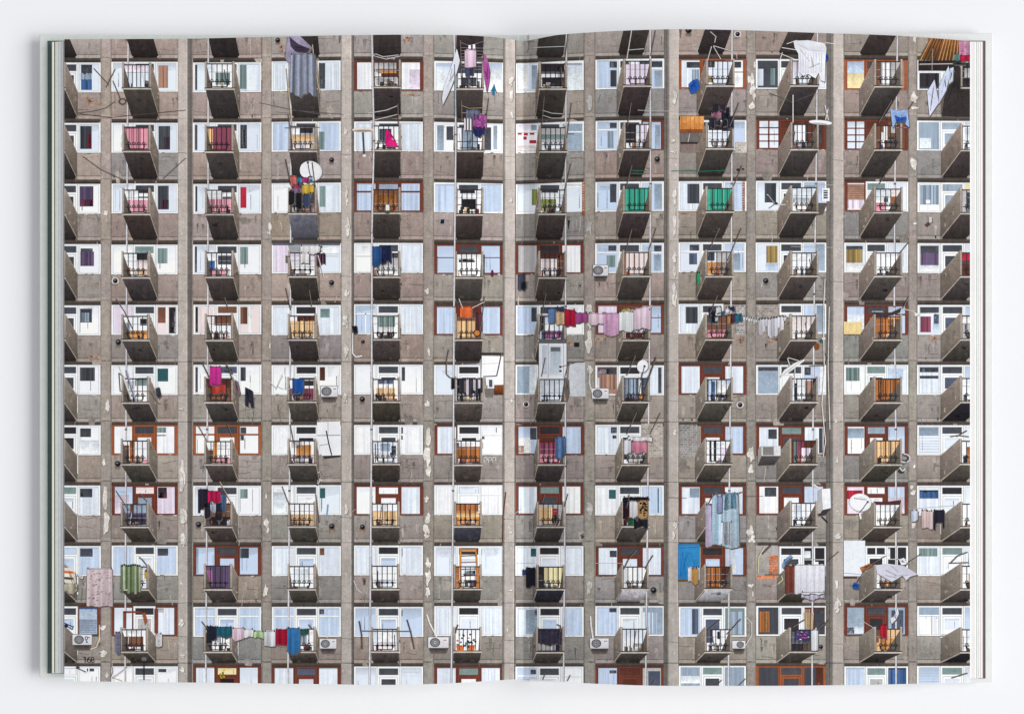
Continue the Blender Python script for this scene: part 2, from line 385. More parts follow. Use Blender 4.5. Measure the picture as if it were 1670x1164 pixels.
def window(c, r, spec):
    fr, Ls, Ds, Rs = spec
    a, b = COLS[c][0], COLS[c][1]; T = TROW[r]; H = 49
    pr = Print('window', None); T += R(-.8,.8); a += R(-.6,.6); b += R(-.6,.6)
    o1, o2 = wy(a, T)-T, wy(b, T)-T
    o = (o1+o2)/2
    fl, fr_, fm = fr[0], fr[-1], fr[len(fr)//2]
    FSIDE[(c,r)] = fm
    W = b-a; A, B = a+W*.335, a+W*.665
    y0, y1 = T+o, T+H+o
    def frame(x0, x1, F, left=3.0, right=3.0, top=2.8, bot=2.6):
        F = FR[F]; ya, yb = wy(x0,T), wy(x1,T)
        pr.poly([(x0,ya),(x1,yb),(x1,yb+H),(x0,ya+H)], [jit(F,4) for _ in range(4)], 4, .10 if F[0] > 200 else .3)
        pr.line([(x0,ya+.5),(x1,yb+.5)], 1, mul(F,.82), 5, .15)
        pr.line([(x0,ya+H+.4),(x1,yb+H+.4)], 1.2, mul(WALL,.72), 5, .5)
        return x0+left, y0+top, x1-right, y1-bot, F
    tb = .10
    if Ls != '-':
        x0, ya, x1, yb, F = frame(a, A, fl, 3.4 if fl=='w' else 5, 2.6)
        pr.rect(x0-.8, ya-.8, x1+.8, yb+.8, mul(F,.80), 5, .2); items(pr, Ls, x0, ya, x1, yb, 6, F)
    if Rs != '-':
        x0, ya, x1, yb, F = frame(B, b, fr_, 2.6, 3.2 if fr_=='w' else 5.5)
        pr.rect(x0-.8, ya-.8, x1+.8, yb+.8, mul(F,.80), 5, .2); items(pr, Rs, x0, ya, x1, yb, 6, F)
    if Ds != '-':
        x0, ya, x1, yb, F = frame(A, B, fm, 2.4, 2.4)
        if r > 4: pr.rect(A, y1-3, B, y1+30 if r < 11 else y1, jit(F,4), 4, .12)
        tr, gl = (Ds.split('/') + ['d'])[:2]
        pr.rect(x0, ya, x1, ya+11.5, mul(F,.7), 5, .2)
        items(pr, tr, x0+.9, ya+.8, x1-.9, ya+11, 6, F)
        pr.line([(x0+1,ya+14.5),(x1-1,ya+14.5)], .9, mul(F,.72), 6, .2)
        pr.line([(x0+1.5,ya+15),(x0+1.5,y1)], .8, mul(F,.75), 6, .2); pr.line([(x1-1.5,ya+15),(x1-1.5,y1)], .8, mul(F,.75), 6, .2)
        items(pr, gl, x0+4.5, ya+18, x1-4.5, ya+36, 6, F)
        for xx in (A, B): pr.line([(xx,y0),(xx,y1)], .9, mul(F,.78), 10, .2)
    # crumbled sill
    for _ in range(5):
        xx = R(a, b-8); patch(pr, xx, y1-1.5+R(0,1.5), R(3,9), R(1.2,3.4), 10, (200,190,182) if R(0,1)<.6 else (120,108,98))
    return pr

def railing(pr, x0, x1, rt, fl, style, col=(46,42,46)):
    w = x1-x0; h = fl-rt; L_ = 22
    pr.line([(x0,rt+1),(x1,rt+1)], 1.8, mul(col,1.25), L_, .3)
    n = 5 if style != 's' else 6
    for i in range(1, n):
        xx = x0 + w*i/n; pr.line([(xx,rt+1),(xx,fl-2)], 1.15, jit(col,8), L_, .3)
    if style in ('c','d'):
        yy = rt + h*.70
        pr.line([(x0+2,yy+1.5),(x1-2,yy+1.5)], 1.3, col, L_+1, .3)
        for i in range(1, n):
            xx = x0 + w*i/n
            if style == 'c':
                q = [(xx+2.4*math.cos(t*math.pi/5), yy+2.2*math.sin(t*math.pi/5)) for t in range(11)]; pr.line(q, 1.1, col, L_+1, .3)
            else: pr.rect(xx-1.6, yy-.4, xx+1.6, yy+3, col, L_+1, .3)
        pr.line([(x0+w*.17,yy+2),(x0+w*.17,fl-6),(x0+w*.23,fl-3),(x0+w*.77,fl-3),(x0+w*.83,fl-6),(x0+w*.83,yy+2)], 1.4, col, L_+1, .3)
    elif style == 'b':
        pr.line([(x0,rt+h*.62),(x1,rt+h*.62)], 1.2, col, L_+1, .3); pr.line([(x0+4,fl-4),(x1-4,fl-4)], 1.2, col, L_+1, .3)

def balcony(c, r, content, style='c', label=None, soff=None):
    x0, x1, rt, fl, wl, dx = bal(c, r); ln = wl - fl
    pr = Print('balcony', label); x0 += R(-.7,.7); x1 += R(-.7,.7); rt += R(-1,1); fl += R(-.8,.8)
    sc_ = jit(mixc((136,122,112),(130,121,113), r/10), 5)
    left = dx > 0
    # soffit, lighter at the front edge and darker towards the wall
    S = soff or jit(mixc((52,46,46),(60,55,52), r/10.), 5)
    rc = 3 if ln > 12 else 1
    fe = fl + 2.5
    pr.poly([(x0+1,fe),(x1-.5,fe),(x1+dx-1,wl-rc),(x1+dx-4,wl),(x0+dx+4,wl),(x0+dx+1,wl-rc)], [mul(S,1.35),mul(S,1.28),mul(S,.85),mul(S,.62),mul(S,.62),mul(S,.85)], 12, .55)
    for _ in range(4):
        u, v = R(.15,.75), R(.15,.85); cx, cy = x0+(x1-x0)*u+dx*v, fe+(wl-fe)*v
        pr.poly([(cx,cy),(cx+R(4,11),cy+R(-1,1)),(cx+R(4,9),cy+R(2,6)),(cx+R(-1,2),cy+R(2,5))], mul(S, R(.88,1.2)), 13, .4)
    # shadow on the wall below
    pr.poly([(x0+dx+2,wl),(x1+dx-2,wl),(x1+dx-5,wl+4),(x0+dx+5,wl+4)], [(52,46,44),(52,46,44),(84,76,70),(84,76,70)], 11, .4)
    if r > 0:
        # inside of the box seen over the parapet
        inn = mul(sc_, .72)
        base = content.split(',')[0].strip()
        if base[0] != '*': items(pr, content, x0+2, rt+1, x1-2, fl-1, 13, FR['w'])
        if base[0] != '*' and base[0] not in 'GmuN':
            for _ in range(random.choice([2,3,5,7])):
                xx = R(x0+4, x1-8); hh = R(2, 11); ww = R(2, 7); cc = random.choice([(70,66,72),(120,110,108),(160,120,96),(206,204,210),(90,100,120),(150,80,66),(180,176,182),(60,54,56),(214,190,160)])
                pr.rect(xx, fl-1.5-hh, xx+ww, fl-1.5, [mul(cc,1.1), mul(cc,.75)], 17, .5)
                if R(0,1) < .5: pr.line([(xx+1,fl-2-hh),(xx+ww-.5,fl-2-hh*.4)], .8, mul(cc,.55), 17.5, .4)
            if R(0,1) < .5: xx = R(x0+5,x1-7); pr.line([(xx,rt+R(2,12)),(xx+R(-5,5),fl-2)], R(.8,1.6), random.choice([(120,100,84),(200,196,200),(70,66,70)]), 17.6, .4)
            for q in (.35,.62):        # frame lines of the door behind
                if R(0,1) < .6: pr.line([(x0+3,rt+(fl-rt)*q),(x1-3,rt+(fl-rt)*q)], .8, (150,150,162), 16.5, .3)
        wdt = min(abs(dx), abs(dx)*(fl-rt)/max(ln,1))
        wdt = max(2.5, wdt)*.92
        if base != '*':
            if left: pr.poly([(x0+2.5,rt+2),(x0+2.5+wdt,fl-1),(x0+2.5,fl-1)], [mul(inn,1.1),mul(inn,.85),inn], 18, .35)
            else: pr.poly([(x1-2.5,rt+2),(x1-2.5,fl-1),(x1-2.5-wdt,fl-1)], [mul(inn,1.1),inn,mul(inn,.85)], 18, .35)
        # outer cheek
        top = rt-3.5
        if left:
            q = [(x1,top),(x1+dx,top+ln*1.02),(x1+dx,wl),(x1,fl+2)]
        else:
            q = [(x0,top),(x0,fl+2),(x0+dx,wl),(x0+dx,top+ln*1.02)]
        if abs(dx) > .8:
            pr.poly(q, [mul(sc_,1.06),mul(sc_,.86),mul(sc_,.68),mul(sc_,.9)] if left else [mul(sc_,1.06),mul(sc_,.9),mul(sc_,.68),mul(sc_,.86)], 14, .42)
            e = x1 if left else x0
            pr.line([(e,fl+2),(e+dx,wl)], 1.3, (172,162,152), 15, .4); pr.line([(e,fl+3.6),(e+dx,wl+1.4)], 1.0, (84,76,70), 15, .4)
            pr.line([(e,top+.5),(e+dx,top+ln*1.02+.5)], 1.0, mul(sc_,1.12), 15, .5)
            for _ in range(4):
                v = R(.1,.85); yy = top+ln*v+R(4,34); xx = e+dx*v; pr.rect(xx-1, yy, xx+R(.5,2.2), yy+R(2,8), mul(sc_, R(.8,1.2)), 15, .5)
        # posts and floor edge
        pc = (176,164,154)
        pr.rect(x0-.3, rt-3, x0+2.6, fl+1, [pc, mul(pc,.88)], 19, .4); pr.rect(x1-2.6, rt-3, x1+.5, fl+1, [pc, mul(pc,.86)], 19, .4)
        pr.line([(x0+2.8,rt-2),(x0+2.8,fl)], .8, (96,84,78), 20, .3); pr.line([(x1-2.8,rt-2),(x1-2.8,fl)], .8, (96,84,78), 20, .3)
        pr.rect(x0-1, fl-1.4, x1+.8, fl+.2, (58,50,50), 20, .3)
        pr.rect(x0-1, fl+.2, x1+1, fl+2.6, jit((190,182,174),6), 20, .35)
        if style != 'n': railing(pr, x0+2.5, x1-2.5, rt, fl, style)
    return pr

CELLS = {}
def row(r, txt):
    for c, ln in enumerate([l for l in txt.strip().split('\n')]):
        q = [v.strip() for v in ln.split(';')]
        CELLS[(c,r)] = q
row(1, '''w;l;d/d;l,d 5 65 4 38,g 5 65 34 60|,B 5 65 56 94|;w
w;l;d/d;l,n 6 60 8 92|;l|,q 0 100 0 30;s
w;l,d 0 12 3 97;d/c;l|,c 0 36 3 92|;w,l 5 30 0 100,c 35 90 35 90|
w;l|;d/d;l|,d 0 32 2 98;w
b;w T|;d/d;w T|,q 45 100 28 97;z,a 5 90 0 30,o 15 90 32 46,w 5 30 38 60,w 5 95 62 100,l 10 90 65 90
w;s,l 0 100 14 100;d/d;s,l 0 100 12 100;w,d 0 100 0 40,d 15 75 55 92
w;l,w 5 55 6 95,g 72 100 6 97;D/D;g,l 0 100 8 100;w,D 0 95 0 42,D 5 95 55 95,a 70 95 10 60
w;s T|,d 62 100 3 24,d 65 98 36 97|;d/d;s T,d 35 100 2 24,g 60 100 34 97;q|,w 15 50 0 12,d 0 15 0 12,d 60 100 0 12
o;l T|,d 30 100 4 26,g 60 96 34 92|;d/d;w U,d 0 90 4 26,w 0 100 65 100;l|,d 0 30 0 25,j 0 18 60 90
w;d,l 0 26 30 92|,c 62 86 30 92|;d/l;l,d 0 20 0 40;q,l 10 90 40 100
o;s,s 0 100 0 40,f 0 100 42 100;d/o;f,n 60 100 0 100;a,b 5 18 0 100,o 0 10 50 100,w 26 55 5 100|,a 60 95 0 100
w;d,D 5 95 26 95|;d/d;w;D,a 10 80 20 60''')
row(2, '''w;l;d/d;l,d 3 64 4 90|,r 42 62 35 85|;w
w;w;d/d;l,d 4 66 5 92|,m 34 66 44 88|;m|,p 4 96 6 90|
w;l,d 0 12 3 97|;d/d;l,d 2 36 3 92|,a 10 30 20 80|;m|,y 0 26 6 96|,f 0 20 20 40
w;s T|;d/d;s T|,c 0 28 34 98|;a,w 10 40 0 40,D 38 90 5 30,y 4 96 38 62,h 4 96 64 96
w;l T|;d/d;l T|;w,d 22 70 12 70,g 30 60 20 60
w;w M,g 8 42 5 97,d 52 88 8 60;d/l;w,d 8 50 10 95,g 60 78 5 95;w,g 20 80 0 100,w 40 60 0 100
w;w T,q 5 70 3 24,g 70 98 3 24,r 0 18 32 42,r 30 50 30 44,r 60 85 30 42,r 30 46 48 58,r 62 96 58 74,h 0 100 80 100;d/g;g T,d 0 60 34 38;a,c 4 96 30 52,l 4 96 60 98
wwb;s T,d 62 98 3 24,g 50 85 34 97|;d/D;s,w 5 40 14 96|,g 72 96 10 98;D|,w 44 60 0 100,q 62 100 0 100|,w 5 95 78 100
w;-;d/d;s;w,N 5 90 0 22,d 60 100 0 30,l 10 95 30 95
b;l X;z/z;z,b 20 40 10 90,d 50 90 20 80;d,w 8 52 0 80|,z 60 100 0 100|,i 0 60 76 100|
b;l X;z/d;b,a 50 80 20 96;b|,w 34 46 0 60,w 22 34 30 100,d 50 90 50 96,a 60 80 0 30
w;g T|,l 5 60 60 96;g/g;l;w,l 10 80 10 90''')
row(3, '''w;l;d/d;w,u 2 74 4 78|,m 10 70 50 78|;w
w;l;d/d;l,d 3 62 4 92|,m 20 60 55 88|;w,D 60 100 0 14,d 60 100 26 34,p 0 100 40 98|
w;l,d 0 12 3 97;d/d;l,r 2 34 4 82|;w,d 60 100 0 12,D 65 100 26 36,p 4 100 38 98|
w;w;d/d;l|,c 2 34 4 82|;d,n 60 100 70 100,a 0 40 70 100
b;s T M|;g/o;s T M|;b,O 8 92 20 96,o 14 84 18 68,n 5 95 76 98
w;s|;d/d;s|;w,D 14 72 2 16,k 20 78 36 84|
w;l,e 74 100 16 78|;d/e;l,w 0 100 0 8;w,d 5 70 0 14,e 6 66 40 92|,k 28 40 40 90,l 72 98 20 95
w;s,d 66 98 4 74;d/d;s,g 60 100 5 95;G|,G 0 100 0 98|
w;l|,d 34 98 4 76|;d/d;s|;G|,G 0 100 0 98|
w;l,d 34 90 2 76|,l 45 60 30 80;d/d;s,g 0 60 10 60;w,l 0 100 0 60,w 5 95 40 98
bww;h,n 0 100 4 60=,q 0 96 60 96|;c/d;l;h,l 0 60 0 60,b 34 52 34 60,O 62 94 30 96,p 0 40 60 98,w 40 60 60 98
w;w,g 3 97 3 76|,w 40 60 55 65;g|/g;f;a,d 20 100 10 90,w 30 80 40 60''')
row(4, '''w;l;d/d;w,d 4 70 8 40,u 4 72 24 78|;w
w;w;c/d;w,c 4 56 5 66|;w,D 54 96 4 28,h 50 100 30 70,o 6 28 60 92,y 50 96 68 96
w;l,d 0 12 4 97;d/d;w,c 2 42 4 66|;w,d 46 100 12 48,B 10 32 34 74,p 10 90 74 98
w;q|;l/l;l T,d 0 18 3 30,w 0 100 8 30;q,w 10 95 30 100
w;w U;d/d;l|;a,d 60 100 0 20,w 8 96 55 98
b;s U;d/k;s U,d 0 20 30 100;w,w 10 95 0 30,k 12 70 22 38
b;a|;D/z;w U|;a,z 0 96 0 22,h 4 70 24 98|,b 70 98 10 98|,i 50 64 68 96
w;s T,d 60 98 3 24,c 50 92 38 82|;d/d;s T,d 60 98 3 24,g 60 96 36 97;h|,O 0 8 0 98,n 40 46 5 70,b 92 98 0 70
w;l T,d 50 98 3 24,i 44 88 36 76|;d/d;s T,g 20 80 36 97;l,d 0 30 0 40,a 40 98 0 98,o 0 84 42 96
w;l,j 40 98 8 68|,s 40 100 70 98;d/d;s,g 50 100 0 97;w,a 78 100 10 100,w 10 74 4 84
w;l,d 0 92 5 20,j 0 90 18 70|,w 0 100 72 98;d/i;l;w,a 84 98 0 98
w;w,d 3 97 3 30,u 3 97 28 76|,l 3 97 76 97;d/d;l;z,r 0 100 0 34,d 0 100 34 50''')
row(5, '''w;l;d/d;w,d 3 66 5 60=,g 8 50 20 56|;w
w;q|;d/d;h M,b 3 42 3 60,D 60 98 3 100,l 72 98 16 97;w,D 68 96 10 40,g 10 30 30 70,o 10 100 66 98
w;h|,D 0 14 3 97;b/b;h M,b 2 38 3 66|,w 40 60 0 100;w,b 30 100 0 42,h 0 20 0 60
w;l T|;D/b;l U|,c 4 52 8 40;w,z 30 100 0 22,y 4 96 22 96|
w;s T M;d/c;l|;w,c 22 86 0 48|,w 20 80 50 80
b;s T|;z/O;s U|;b|,y 6 82 24 98|,m 76 92 4 60|,k 66 80 60 96
w;s|,d 72 98 5 58;d/d;wc;l,D 0 20 0 70,v 20 96 62 92|,w 20 60 20 60
b;q T|;b/z;s U;q,w 8 70 20 60,z 4 98 74 98|
w;l|,d 28 88 6 66|;d/d;-;b|,d 0 50 0 38,w 34 46 0 40,p 0 96 62 96
w;-;d/d;s|,g 60 100 0 97;h,h 4 98 4 98
b;s T|,l 0 100 30 100;d/O;s T;b,O 3 90 8 96|,o 50 96 0 60|,w 54 98 52 100
w;l,d 2 97 2 24,w 2 97 24 32,m 3 56 38 96|,i 68 97 30 62,s 68 97 62 96;d/i;s;a,w 0 100 0 30''')
row(6, '''w;l;d/d;w,d 3 80 5 52|;w
w;w;d/c;w,t 3 58 5 56;w,c 50 96 0 30,w 10 50 10 100
w;w,d 0 12 3 97;i/l;w,d 2 30 3 56|;z,b 5 95 40 98
w;w M;D/d;w,z 2 26 4 50;w,D 30 96 4 28,m 6 96 44 98|
w;w;d/d;w,d 2 18 3 54;w,i 24 80 4 20,y 10 86 40 98|
w;l;D/D;-;w,k 5 95 0 98|,w 20 40 10 60,a 45 60 20 70,w 62 80 0 60,w 10 90 64 92|
w;g,l 60 100 0 100;-;-;w,l 4 96 0 98
w;n,d 0 98 3 26,q 0 62 6 24,n 10 96 26 86|,l 0 14 40 96;D/D;l|,d 78 96 2 98;i,g 10 50 0 80|,w 56 72 0 100,o 58 96 66 98,D 0 100 92 98
b;l|;d/w;l|;s,d 0 10 0 100,B 22 34 8 98,w 34 84 6 70,l 34 50 0 98,k 36 80 62 84
w;g,d 0 98 3 14;d/w;s,d 0 30 3 30,w 80 100 0 97;l,D 8 22 20 98,w 26 44 0 98,n 52 84 10 98|,D 86 100 0 98
w;w,c 0 74 5 56|;c/d;l,s 0 80 10 50;z,O 2 98 6 94|,o 10 30 8 90|,y 40 56 10 50
w;l T|,d 3 97 3 24,d 3 97 34 44;d/i;s;w,l 20 90 0 98''')
row(7, '''w;l;D/D;w,d 3 62 4 38=,l 0 100 50 97;w
o;w T|;d|/w;w T|,c 0 54 3 24|,d 0 50 30 34;w,O 28 50 0 98,b 0 28 20 98,p 40 100 82 98
o;w T;d|/w;w T,d 2 34 3 24|,d 2 20 30 52;w,o 30 46 0 98,b 0 30 40 98,p 30 100 76 98
w;w|;D/D;w T;w,a 10 50 0 30,o 30 86 16 74,h 0 100 62 98,n 10 40 64 98
w;w T|;d/d;w T|,d 0 10 3 24,d 0 8 36 48;l,d 74 90 20 66,k 66 82 50 70,w 4 60 50 98,g 30 70 10 44
bww;l|;D/D;w T,d 72 76 3 24,d 0 14 36 44;w,B 0 14 6 30,O 2 98 24 98|,b 10 80 40 60
b;s,d 64 98 6 46,w 0 70 40 97,o 0 30 70 97;D/z;s|;r,m 2 60 10 60|,p 2 98 58 96|
w;l T|,d 70 100 4 26,d 76 98 34 44;d/d;-;w,d 0 14 50 80,l 10 60 0 50,a 10 90 55 92
b;-;d/w;s|;w,D 14 20 0 90,D 32 38 0 90,l 44 60 10 96,q 56 96 30 98|
b;l|,d 46 90 8 44;c/d;l|,d 74 96 3 97|;z,c 10 24 0 96|,m 24 50 0 98,q 40 90 30 98|
b;w,g 0 98 4 44;g/w;s,l 0 90 40 100;o|,y 5 35 5 98|,y 45 90 2 90|
w;l=,g 0 97 3 30=;d/l;l;w,O 20 80 28 94''')
row(8, '''w;l;c/l;l|,d 3 70 5 36;w
b;s,q 0 80 30 100;h/g;q|,D 4 56 4 42,m 10 56 24 42;g,b 34 50 0 60,u 4 96 42 96|,i 6 94 46 94|
w;l,D 12 26 5 97|;d/w;w,c 2 42 4 42|;b|,r 0 20 60 90,k 0 100 60 98
w;w,l 0 60 20 100;d/w;l,t 2 28 4 42;w,y 6 96 50 98|,O 40 80 52 66
b;w;w/w;l|;w,y 0 96 34 98|
w;w T|;l/w;w T M|;o,O 0 90 4 36|,y 0 98 42 60,o 0 98 62 98|,w 88 98 0 40
b;l|;c/d;w|;a,y 2 56 14 90|,O 10 50 30 50,r 58 80 20 50,k 50 90 50 90,a 74 98 0 100
w;w|,t 62 96 10 44;d/d;s|,t 76 84 5 96;k,m 0 14 0 98,k 0 100 0 98
b;l|,g 46 98 4 40;d/w;l|;l,w 10 50 10 90
b;w|,d 26 92 3 38;d/w;s|;w,l 10 40 10 95
b;q|,r 0 92 14 44|;w/w;s|,q 0 100 40 96;w,l 70 95 10 96
w;l|,D 2 97 12 18,B 2 97 16 40|;D/l;l;w,a 60 100 10 98''')
row(9, '''w;l;s/s;s|,d 2 66 6 34;w
w;s|;d/l;s|,d 2 60 6 34;l,w 50 90 10 90
b;s,g 0 12 3 97;d/s;s,d 2 48 4 38|;u|,v 4 30 20 80|,u 30 98 0 98|,q 50 58 20 30
w;l|;d/s;l|,b 2 26 4 28;w,l 20 80 10 90
w;l|;D/s;l|,d 2 8 6 36;w,l 10 90 60 90
w;l;D/l;l,d 0 4 4 28;w,O 2 16 0 98,l 30 80 0 30,D 34 80 20 44,d 40 84 64 96,O 80 96 0 98
w;l|,t 70 98 6 34;D/l;l|;d,D 0 20 0 98,f 22 98 2 98|
b;l|,d 58 98 8 36;d/l;l|;h|,w 4 96 2 98|
b;-;D/s;s|,l 40 60 0 97;b|,z 60 98 0 98|,O 10 70 4 96|
w;-;D/d;D M U,l 0 30 10 40,w 40 70 50 70;z,b 0 100 0 100
w;-;D M/D;D M U,w 0 10 3 40;a,w 0 12 0 98,O 14 90 70 90|,G 44 60 72 98,n 60 92 30 70
w;l|,c 0 90 2 30|;c/w;l;w,o 30 90 36 96''')
row(10, '''wwb;l;d/s;B,s 0 100 6 97,s 0 98 40 96=;w
bwb;l;D/a;l|,a 2 40 4 20;w,w 6 70 0 30,b 8 86 34 84|,O 10 84 50 76,w 60 80 84 98
w;s T M|;d/s;s T M|;w,g 40 60 30 60
w;s T M|;d/s;s T M|,d 0 24 3 24;w,d 60 90 80 98,g 20 70 30 80
w;s;d/s;s,D 0 5 5 30;l,w 20 90 0 60,h 16 92 62 98
w;l T|;D/l;l T|;w,s 40 60 60 90
w;l|,g 40 100 6 97,D 86 100 5 24;D/s;s|;N|,D 0 100 0 60|,a 2 70 66 96|
w;s|,d 60 98 2 20;d/l;g,s 0 70 20 96|;l,w 10 60 50 98,a 50 90 64 96
w;s|,i 60 92 4 97|;d/i;c|,g 20 90 14 97|;w,i 0 30 0 64|,w 30 70 0 70|
w;d|,O 6 56 14 94|,y 30 48 20 94|;d/D;z,n 0 30 4 60|,d 50 96 4 96;D|,i 4 60 6 60|,w 72 96 8 98
b;g,l 0 97 70 97,i 0 40 76 97;d/D;g,i 20 90 10 96;y,b 0 20 0 60,o 14 84 42 94|
w;g T,w 0 97 36 100|,i 0 97 34 42;d/l;s;w,l 20 100 0 60''')
row(11, '''w;w;w/l;w M,d 40 80 4 12
w;w;d/l;w,d 4 50 4 18
b;l|;f/k;l
b;l|;i/l;l|
w;l;d/d;l
b;l|;c/w;l|
w;s T,d 70 96 4 20;d/l;w T
b;s|,d 60 98 6 22;z/z;a,i 30 96 10 100
w;g T|,l 0 100 30 60;c/d;g T|
o;d|;d/d;d|,z 60 100 0 100
w;s|;c/a;N,B 3 97 4 90|
w;s=;c/l;l''')

LAB = {'w':'white framed','b':'brown wood framed','o':'orange brown wood framed'}
SOFF = {(3,3):(84,84,94),(7,9):(150,148,154),(8,9):(142,142,148),(5,8):(52,52,62),(11,6):(30,28,34),(11,10):(28,26,32),(10,10):(44,40,40),(6,9):(38,38,46)}
STY = {(4,1):'b',(5,1):'b',(6,1):'b',(5,2):'b',(5,3):'b',(4,5):'d',(4,8):'d',(4,9):'d',(4,10):'d',(5,10):'s',(7,10):'s',(6,6):'d',(3,4):'d',(2,9):'d',(5,8):'d',(8,6):'d',(3,9):'c',(6,10):'s',(9,10):'s',(9,4):'c',(8,7):'b'}
BLAB = {('G'):'green sheeting behind the bars','m':'maroon cloth behind the bars','h':'pale pink panel behind the bars','u':'violet flowered cloth','N':'dark clothes behind the bars','y':'yellow wooden boards','o':'orange wooden boards','z':'wooden slats','b':'brown panel','r':'red cloth'}
for (c, r), q in sorted(CELLS.items(), key=lambda t: (t[0][1], t[0][0])):
    w_ = window(c, r, q[:4])
    if r < 11:
        soff = SOFF.get((c, r))
        st = STY.get((c, r)) or (q[5] if len(q) > 5 else 'c')
        bl = BLAB.get(q[4][0])
        balcony(c, r, q[4], st, ('printed balcony with ' + bl) if bl else None, soff)
for c in range(12): balcony(c, 0, 'w')

# right frame repaired in cream at one window: handled by FR['c']
# ------------------------------------------------------------------ down pipes
PIPES = [([(209,60),(207.5,250),(206.5,450),(205.5,700),(204,1115)],11),([(339.7,60),(339,450),(338,700),(335.5,1115)],11),([(475,60),(474.3,300),(473.5,500),(472,800),(469.5,1115)],11),
 ([(606.5,55),(610,230),(606.5,380),(606,700),(602.5,1118)],21),([(740.6,55),(743.5,220),(740.5,500),(739,800),(736,1118)],21),([(924,50),(922.5,240),(922.5,500),(922,760),(919,1118)],11),
 ([(1060.5,45),(1061,300),(1060,500),(1057,760),(1053,1118)],11),([(1194,45),(1193.5,300),(1192,560),(1189.5,800),(1188,1118)],11),([(1333.5,50),(1331,300),(1328,480),(1326,700),(1324.5,1118)],11),([(1464,55),(1459.5,300),(1458.5,500),(1461,700),(1461.5,1118)],11)]
for q, ly in PIPES:
    p = Print('drain_pipe', 'thin pale pipe printed down the whole facade')
    p.line(q, 2.5, (208,206,212), ly, .35); p.line([(x+1.3,y) for x, y in q], .8, (104,98,100), ly, .3)
    for x_, y_ in q[1:-1]: p.rect(x_-2, y_-1.5, x_+2, y_+1.5, (120,112,112), ly, .4)

def newp(name, label=None): return Print(name, label)
def cloth(col, x0, y0, x1, y1, label, name='hanging_cloth', layer=26, pat=None, sl=0, jag=2.5, taper=0, dark=.8):
    """Printed cloth pegged along its top edge: folds as bands of ink, uneven hem."""
    lum = sum(col)/3; col = mixc(col, (lum,lum,lum), .12)
    p = Print(name, label); n = max(2, int((x1-x0)/2.2)); 
    hem = [y1 + R(-jag, jag*.5) for _ in range(n+1)]; top = [y0 + sl*i/n + R(-.5,.7) for i in range(n+1)]
    f1, f2, ph = R(.5,.9), R(1.3,2.2), R(0,6)
    hem = [y1 + jag*(.6*math.sin(f1*i*.9+ph)+.25*math.sin(f2*i+ph*2)) - jag*.3*(i in (0,n)) for i in range(n+1)]
    if min(col) > 195: dark = max(dark, .9)
    ks = [max(dark-.12, min(1.1, 1-(1.05-dark)*(.5+.5*math.sin(f2*i*.8+ph)+R(-.35,.4)))) for i in range(n+1)]
    for i in range(n):
        u0, u1 = i/n, (i+1)/n; xa, xb = x0+(x1-x0)*u0, x0+(x1-x0)*u1
        cx = (x0+x1)/2; ba, bb = cx+(xa-cx)*(1+taper), cx+(xb-cx)*(1+taper)
        c0, c1, c2, c3 = mul(col,ks[i]), mul(col,ks[i+1]), mul(col,ks[i+1]*R(.8,1)), mul(col,ks[i]*R(.8,1))
        if pat == 'S': c0 = c1 = c2 = c3 = (mul(col,.35) if i % 2 else col)
        p.poly([(xa,top[i]),(xb,top[i+1]),(bb,hem[i+1]),(ba,hem[i])], [c0,c1,c2,c3], layer, .15 if min(col) > 195 else .38)
        if x1-x0 > 7: p.poly([(xa+1.4,top[i]+2),(xb+1.4,top[i+1]+2),(bb+1.4,hem[i+1]+2),(ba+1.4,hem[i]+2)], (92,85,82), layer-.6, .4)  # contact shadow printed as dark ink, offset beneath the cloth
    if pat in ('F','L','P'):
        for _ in range(int((x1-x0)*(y1-y0)/ (14 if pat == 'L' else 22))):
            u, v = R(x0+1,x1-3), R(y0+2,y1-3)
            cc = {'F': mul(col, R(.72,.9)), 'L': (34,30,30), 'P': random.choice([(230,225,240),(190,80,150),(60,40,120)])}[pat]
            p.poly([(u,v),(u+R(2,4.5),v+R(-1,1)),(u+R(1,4),v+R(1.5,3)),(u-R(0,1),v+R(1,2.5))], cc, layer+2, .3)
    p.line([(x0,y0+1.2),(x1,y0+1.2+sl)], .9, mul(col,.6), layer+1, .3)
    for x_ in (x0+1.5, x1-1.5): p.rect(x_-.6, y0-1.2, x_+.8, y0+2, (50,44,52), layer+2, .2)
    return p
def shape(col, pts, label, name='hanging_cloth', layer=26, n=4, tex=.3):
    p = Print(name, label); p.poly(pts, [mul(col, R(.9 if min(col) > 195 else .8,1.06)) for _ in pts], layer, .15 if min(col) > 195 else .42); p.poly([(u+1.3,v+1.8) for u, v in pts], (92,85,82), layer-.6, .4)  # offset dark copy is the garment's printed contact shadow
    xs = [q[0] for q in pts]; ys = [q[1] for q in pts]
    cx, cy = sum(xs)/len(xs), sum(ys)/len(ys)
    for _ in range(n):
        i = random.randrange(len(pts)); a = pts[i]; b_ = pts[(i+len(pts)//2) % len(pts)]
        u, v = R(.1,.35), R(.55,.8)
        A_ = (a[0]+(b_[0]-a[0])*u, a[1]+(b_[1]-a[1])*u); B_ = (a[0]+(b_[0]-a[0])*v, a[1]+(b_[1]-a[1])*v)
        p.line([A_, B_], R(.8,1.8), mul(col, R(.68,.85)), layer+1, .3)
    return p
def poles(*segs, col=(76,68,66), w=1.3, name='washing_pole', label=None, layer=27):
    p = Print(name, label)
    for i, s in enumerate(segs):
        if i: p = Print(name, label)
        p.line(s, w, col, layer, .3); p.line([(x+.8,y) for x, y in s], .5, mul(col,1.9), layer+1, .3)
    return p
